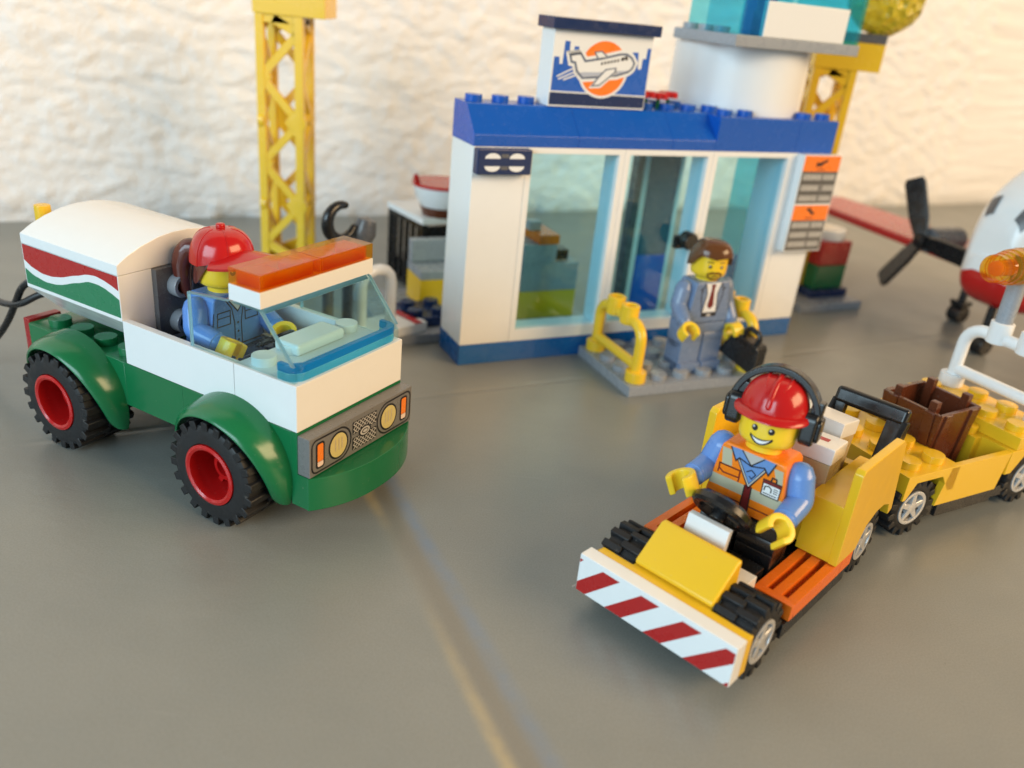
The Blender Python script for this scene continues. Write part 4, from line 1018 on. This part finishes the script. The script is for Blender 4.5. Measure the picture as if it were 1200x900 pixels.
# ================================================================== things behind the terminal
def small_things():
    # seat at the left end
    x, y = TW(2, 41); t = thing('waiting_seat', 'grey seat on a yellow block at the left end of the terminal', 'seat', (x, y, 3.15), TMA)
    b = MB('yellow'); b.box(0, 27, 0, 14, 0, 9.6, .2); b.build('seat_block', t)
    b = MB('grey'); b.box(0, 27, 0, 14, 9.65, 12.6, .2); b.build('seat', t)
    b = MB('grey'); b.box(0, 27, 10.5, 14, 12.65, 20.5, .6); b.build('backrest', t)
    x, y = TW(31, 24.5); t = thing('check_in_counter', 'grey check-in counter with orange top seen through the left window', 'counter', (x, y, 3.15), TMA)
    b = MB('yellow'); b.box(0, 21, 0, 14, 0, 9.6, .2); b.build('plinth', t)
    b = MB('grey'); b.m('dark_grey'); b.m('grey'); b.box(0, 21, 0, 14, 9.65, 19.2, .2); b.box(0, 12, 0, 14, 19.2, 25.6, .2); b.build('desk', t)
    b = MB('orange'); b.box(5, 12.4, -.3, 14.2, 25.65, 28.8, .2); b.build('counter_top', t)
    b = MB('grey'); b.box(3.5, 8, 5, 9, 28.85, 32, .4); b.build('monitor', t)
    b = MB('black'); b.box(12.8, 18.2, 3, 8, 19.3, 22.8, .2); b.build('keyboard', t)
    # rack and the bowl on it
    x, y = TW(9.5, 62); t = thing('storage_rack', 'black slatted rack with pale top behind the left end of the terminal', 'rack', (x, y, 0), TMA + R(10))
    b = MB('black'); 
    b.box(0, 2, 0, 26, 0, 1.8, .1); b.box(0, 2, 0, 26, 24, 25.8, .1); b.box(0, 2, 0, 2, 1.8, 24, .1); b.box(0, 2, 24, 26, 1.8, 24, .1)
    for i in range(5): b.box(.4, 1.6, 3.5 + 4.4 * i, 5.2 + 4.4 * i, 1.8, 24, .1)
    b.box(2, 26, .4, 1.6, 1.0, 24.8, .1); b.box(2.2, 26, 3, 25.5, .2, 8, .1); b.build('side_frame', t)
    b = MB('white'); b.box(-.4, 26, -.4, 26.4, 25.85, 28, .2); b.build('rack_top', t)
    x, y = TW(18, 68); t = thing('basket', 'small white boat shaped basket with red rim on the black rack', 'basket', (x, y, 28.0), TMA)
    b = MB('brown'); b.lathe([(0, 0), (6.5, 0), (7.5, 3.2), (0, 3.2)], (0, 0, 0), (0, 0, 1), 24); b.build('basket_base', t)
    b = MB('tan'); b.m('white'); b.lathe([(7.2, 3.25), (9.2, 6.5), (10.2, 10.4), (9.2, 10.4), (7.8, 6.5), (0, 5)], (0, 0, 0), (0, 0, 1), 28); b.build('bowl', t)
    b = MB('red'); b.lathe([(9.0, 10.45), (10.5, 10.45), (10.6, 11.6), (9.0, 11.6)], (0, 0, 0), (0, 0, 1), 28); b.tube([(-9.6, -2, 11.5), (-10.6, -2.4, 14)], .9, 8); b.tube([(2, -9.5, 11.5), (2.6, -9.8, 15)], .9, 8); b.build('rim', t)
    # trolley behind the truck
    x, y = TW(-12, 24); t = thing('luggage_trolley', 'white toy trolley with rail handle and black hook behind the truck windscreen', 'trolley', (x, y, 3.15), TMA + R(20))
    b = MB('white'); b.box(-7, 8, -6, 6, 0, 3.1, .25); b.m('red').box(3.5, 6.0, -6.1, 6.1, 3.0, 3.4, .1); b.build('deck', t)
    b = MB('white'); b.tube([(-13, 0, 3), (-13, 0, 16)] + [(-13 + 4.5 * (1 - math.cos(R(a))), 0, 16 + 4.5 * math.sin(R(a))) for a in (30, 60, 90)] + [(-6, 0, 20.5)] + [(-2 - 4.5 * (1 - math.cos(R(a))), 0, 16 + 4.5 * math.sin(R(a))) for a in (90, 60, 30, 0)] + [(-2, 0, 2)], 1.7, 14); b.box(-18, -6.9, -5, 5, .2, 3, .2); b.build('rail', t)
    b = MB('dark_grey')
    for xx in (-20, -13): b.cyl((xx, 7, 0), (xx, 7, 26), 1.7, 14)
    b.build('post', t)
    b = MB('black'); hk = arc(0, 0, 5.0, 75, 335, 20); b.tube([(-15.5 + a * .95, 7, 34.2 + b_) for a, b_ in hk], [1.1 + .75 * math.sin(PI * i / 20) for i in range(21)], 12); b.cyl((-15.5, 7, 23), (-15.5, 7, 29.5), 1.6, 12); b.build('hook', t)
    b = MB('dark_grey'); b.lathe([(0, 0), (3.0, 0), (3.8, 2.5), (3.0, 6.5), (0, 7.5)], (-8, 7.5, 27.5), (.3, 0, 1), 18); b.build('knob', t)
    x, y = TW(0, 32); t = MB('navy'); t.box(-8, 7, -8, 8, 0, 3.1, .2); t.studs((-4, 4), (-4, 4), 3.1); o = t.build('step_block', None); o.location = (x * SC, y * SC, 3.15 * SC); o.rotation_euler = (0, 0, TMA); tag(o, 'dark blue studded block on the floor left of the terminal', 'block')
    # fuel pump
    x, y = TW(170, 33); t = thing('fuel_pump', 'red and green fuel pump with white cap right of the terminal', 'fuel pump', (x, y, 0), TMA)
    b = MB('grey'); b.box(-20, 12, -16, 12, 0, 3.1, .2); b.build('plinth', t)
    b = MB('navy'); b.box(-9.5, 10, -9, 9, 3.15, 6.3, .3); b.build('foot', t)
    b = MB('green'); b.box(-7.6, 7.6, -7.6, 7.6, 6.35, 15.9, .4); b.build('lower_body', t)
    b = MB('print_red'); b.box(-7.6, 7.6, -7.6, 7.6, 15.95, 25.5, .4); b.build('upper_body', t)
    b = MB('white'); b.lathe([(0, 25.5), (7.4, 25.5), (7.9, 26.2), (7.9, 28.6), (7.2, 29.6), (0, 30)], (0, 0, 0), (0, 0, 1), 28); b.build('cap', t)
small_things()

def mast(label, x, y, ball):
    t = thing('lattice_mast', label, 'toy mast', (x, y, 0), 0, 'yellow lattice masts')
    b = MB('dark_grey'); b.box(-9, 9, -9, 9, 0, 3.1, .2); b.build('base_plate', t)
    g = MB('lemon'); H = 88.2; h = 8.0; q = 1.45
    for sx in (-1, 1):
        for sy in (-1, 1): g.box(sx * (h - q) - q, sx * (h - q) + q, sy * (h - q) - q, sy * (h - q) + q, 3.1, H, .2)
    nodes = (20.5, 55.0); 
    for k in range(4):
        g.push(Matrix.Rotation(k * PI / 2, 4, 'Z'))
        def strut(a, b_, w):
            A, B = Vector(a), Vector(b_); d = (B - A).normalized(); n = Vector((-d.y, d.x)) * w / 2
            pts = [A + n, A - n, B - n, B + n]; g.prism([(p.x, p.y) for p in pts], -h + .35, -h + 2.2, 'y', .15, 1)
        zz = [(-6.6, 10.5), (6.4, 25), (-6.6, 39.5), (6.4, 54), (-6.6, 68.5), (6.4, 83)]
        for A_, B_ in zip(zz, zz[1:]): strut(A_, B_, 2.7)
        strut((6.4, 4), (-6.6, 10.5), 3.1); strut((6.4, 83), (-2, H - 1), 3.1)
        for zc in (25, 54): g.cyl((6.0, -h + .1, zc), (6.0, -h + 2.3, zc), 2.9, 20, .2); g.prism([(6.4, zc - 6.5), (6.4, zc + 6.5), (1.2, zc)], -h + .3, -h + 2.15, 'y', .2, 1); g.prism([(-6.6, zc + 19.5), (-6.6, zc + 9.5), (-2.8, zc + 14.5)], -h + .3, -h + 2.15, 'y', .2, 1)
        for zc in (4.2, H - 1.3): strut((-6.3, zc), (6.3, zc), 2.6)
        g.pop()
    g.build('lattice', t)
    b = MB('lemon'); b.box(-8.6, 15.6, -8.2, 8.2, H + .03, H + 9.6, .25)
    if not ball: b.studs((-4, 4, 12), (-4, 4), H + 9.6)
    b.build('top_block', t)
    if ball:
        b = MB('dark_grey'); b.box(-.4, 15.6, -8, 8, H + 9.65, H + 12.8, .2); b.build('lamp_plate', t)
        l = MB('glitter_yellow'); bm = bmesh.new(); bmesh.ops.create_icosphere(bm, subdivisions=4, radius=13.2)
        for v in bm.verts:
            n = v.co.normalized(); v.co = n * (13.2 + .55 * noise.noise(n * 7) + .35 * noise.noise(n * 17))
        bmesh.ops.translate(bm, vec=(14.5, 0, H + 25.4), verts=bm.verts); l.merge(bm); o = l.build('ball_lamp', t, ang=12)
mast('tall yellow lattice mast standing alone behind the fuel truck', -89.3, 305.5, False)
mx_, my_ = TW(160, 42)
mast('yellow lattice mast with round yellow lamp behind the control tower', mx_, my_, True)

# ================================================================== AEROPLANE
def plane():
    x, y = TW(179, -31.5); PA = TMA + PI
    t = thing('toy_plane', 'white toy aeroplane with red belly, red wing and black propeller', 'toy plane', (x, y, 0), PA)
    # local: +x forward (nose at 0), y left
    def section(x, part):
        q = min(1, max(0, (3 - x) / 30)); e = (1 - (1 - q) ** 2.3) ** .5
        zc = 33 + 2 * q; hw = 3 + 13.2 * e; hh_up = 4 + 32 * min(1, max(0, (2 - x) / 30)) ** .30; hh_dn = 4 + 14 * e
        return zc, hw, hh_up, hh_dn
    xs = [3 - 34 * (i / 40) ** 2.2 for i in range(41)] + [-45, -65, -90, -120]
    def ring(x, lo, hi, n=14):
        zc, hw, up, dn = section(x, 0); pts = []
        for i in range(n + 1):
            a = lo + (hi - lo) * i / n; cy, sz = math.cos(a), math.sin(a); ex = .62
            yy = hw * math.copysign(abs(cy) ** ex, cy); zz = (up if sz > 0 else dn) * math.copysign(abs(sz) ** ex, sz)
            pts.append((x, yy, zc + zz))
        return pts
    def skin(mat, name, lo, hi):
        b = MB(mat); v = []; f = []; n = 14
        for x in xs: v += ring(x, lo, hi, n)
        for i in range(len(xs) - 1):
            for k in range(n): f.append((i * (n + 1) + k, i * (n + 1) + k + 1, (i + 1) * (n + 1) + k + 1, (i + 1) * (n + 1) + k))
        f.append(tuple(range(n + 1))); f.append(tuple((len(xs) - 1) * (n + 1) + k for k in range(n, -1, -1)))
        b.add(v, f); return b.build(name, t, ang=50)
    skin('white', 'fuselage', -.22, PI + .22); skin('red', 'belly', PI + .2, 2 * PI - .2)
    def patch(us, vs):    # glass laid on the nose: us = angles around, vs = x stations
        b = MB('dark_glass'); b.m('dark_grey'); v = []
        for x in vs:
            zc, hw, up, dn = section(x, 0)
            for a in us:
                cy, sz = math.cos(a), math.sin(a); ex = .62
                v.append((x + .25, (hw + .25) * math.copysign(abs(cy) ** ex, cy), zc + (up + .25) * math.copysign(abs(sz) ** ex, sz)))
        n = len(us); b.add(v, [(i * n + k, i * n + k + 1, (i + 1) * n + k + 1, (i + 1) * n + k) for i in range(len(vs) - 1) for k in range(n - 1)])
        return b
    for lo, hi in ((.72, 1.28),):
        patch([lo + (hi - lo) * i / 6 for i in range(7)], [.4 - .62 * i for i in range(7)]).build('window', t)
    b = patch([PI - 1.34 + .4 * i / 6 for i in range(7)], [.4 - .62 * i for i in range(7)]); b.build('window', t)
    w = MB('red')
    w.prism([(-20, 10), (-44, 10), (-40, -16), (-24, -16)], 24.4, 27.6, 'z', .5, 2)
    w.prism([(-19, -14), (-52, -14), (-56, -122), (-30, -122)], 24.5, 28.0, 'z', .8, 2); w.build('wing', t)
    nl = MB('nav_green'); nl.cyl((-34, -117, 28), (-34, -117, 31), 3.0, 18, .4); nl.build('wing_light', t)
    e = MB('dark_grey'); e.cyl((-38, -41, 30), (-20, -41, 30), 5.0, 24, 1.2); e.box(-36, -22, -45, -37, 26, 30, .5); e.build('engine', t)
    p = MB('black'); p.cyl((-20, -41, 30), (-14.5, -41, 30), 2.6, 18, .8)
    for k in range(3):
        p.push(Matrix.Translation((-17.2, -41, 30)) @ Matrix.Rotation(R(PA0 + k * 120), 4, 'X') @ Matrix.Rotation(R(22), 4, 'Z'))
        p.prism([(-2.4, 1), (2.4, 1), (3.7, 9), (3.9, 22.5), (3.1, 24.5), (-3.1, 24.5), (-3.9, 22.5), (-3.7, 9)], -.9, .9, 'x', .3, 2); p.pop()
    p.build('propeller', t)
    for yy, xx in ((-28, -34), (28, -34), (0, -11)):
        g = MB('black'); g.cyl((xx, yy, 3.5), (xx, yy, 25), 1.5, 12); g.cyl((xx, yy - 2.8, 3.6), (xx, yy + 2.8, 3.6), 3.6, 20, .6); g.box(xx - 3, xx + 3, yy - 3, yy + 3, 7, 9, .4); g.build('landing_gear', t)
    f = MB('red'); f.prism([(-100, 52), (-120, 52), (-124, 84), (-112, 84)], -1.6, 1.6, 'y', .4); f.build('tail_fin', t)
PA0 = 27
plane()

# ================================================================== LIGHT, SKY, CAMERA
# soft window light from the left in front of the toys, warm lamp light from the right, dim room all round
def lamp(name, loc, target, power, col, sx, sy):
    ld = bpy.data.lights.new(name, 'AREA'); ld.shape = 'RECTANGLE'; ld.size = sx; ld.size_y = sy; ld.energy = power; ld.color = col
    lo = bpy.data.objects.new(name, ld); COL.objects.link(lo); lo.location = loc
    lo.rotation_euler = (Vector(target) - Vector(loc)).to_track_quat('-Z', 'Y').to_euler(); return lo
lamp('window_light', (-74, -84, 42), (-4, 16, 3), 180000, (.63, .865, 1.0), 100, 70)
lamp('room_lamp', (172, -42, 94), (0, 28, 4), 500000, (1.0, .69, .37), 150, 90)
w = bpy.data.worlds.new('World'); scene.world = w; w.use_nodes = True
bg = w.node_tree.nodes['Background']; bg.inputs[0].default_value = (1, .97, .93, 1); bg.inputs[1].default_value = .16

F, PITCH, ROLL, HGT = 979.736, .43148, .10397, 100.826
cd = bpy.data.cameras.new('camera'); cam = bpy.data.objects.new('camera', cd); COL.objects.link(cam); scene.camera = cam
K = 10
cd.sensor_width = 36 * K; cd.lens = 36 * K * F / 1200; cd.sensor_fit = 'HORIZONTAL'
fw = Vector((0, math.cos(PITCH), -math.sin(PITCH))); rt = Vector((1, 0, 0)); up = rt.cross(fw)
rt2 = rt * math.cos(ROLL) + up * math.sin(ROLL); up2 = up * math.cos(ROLL) - rt * math.sin(ROLL)
M = Matrix.Identity(4)
for i in range(3): M[i][0] = rt2[i]; M[i][1] = up2[i]; M[i][2] = -fw[i]
M[2][3] = HGT * SC
cam.matrix_world = M
cd.clip_start = .1; cd.clip_end = 3000
cd.dof.use_dof = True; cd.dof.focus_distance = 17.2; cd.dof.aperture_fstop = .293 / (2 * .11)
cd.dof.aperture_blades = 0

scene.view_settings.view_transform = 'Standard'; scene.view_settings.look = 'None'
scene.view_settings.exposure = 0.0; scene.view_settings.gamma = 1
scene.cycles.use_denoising = True
scene.cycles.max_bounces = 10; scene.cycles.transparent_max_bounces = 16; scene.cycles.caustics_reflective = False; scene.cycles.caustics_refractive = False
scene.cycles.sample_clamp_indirect = 6
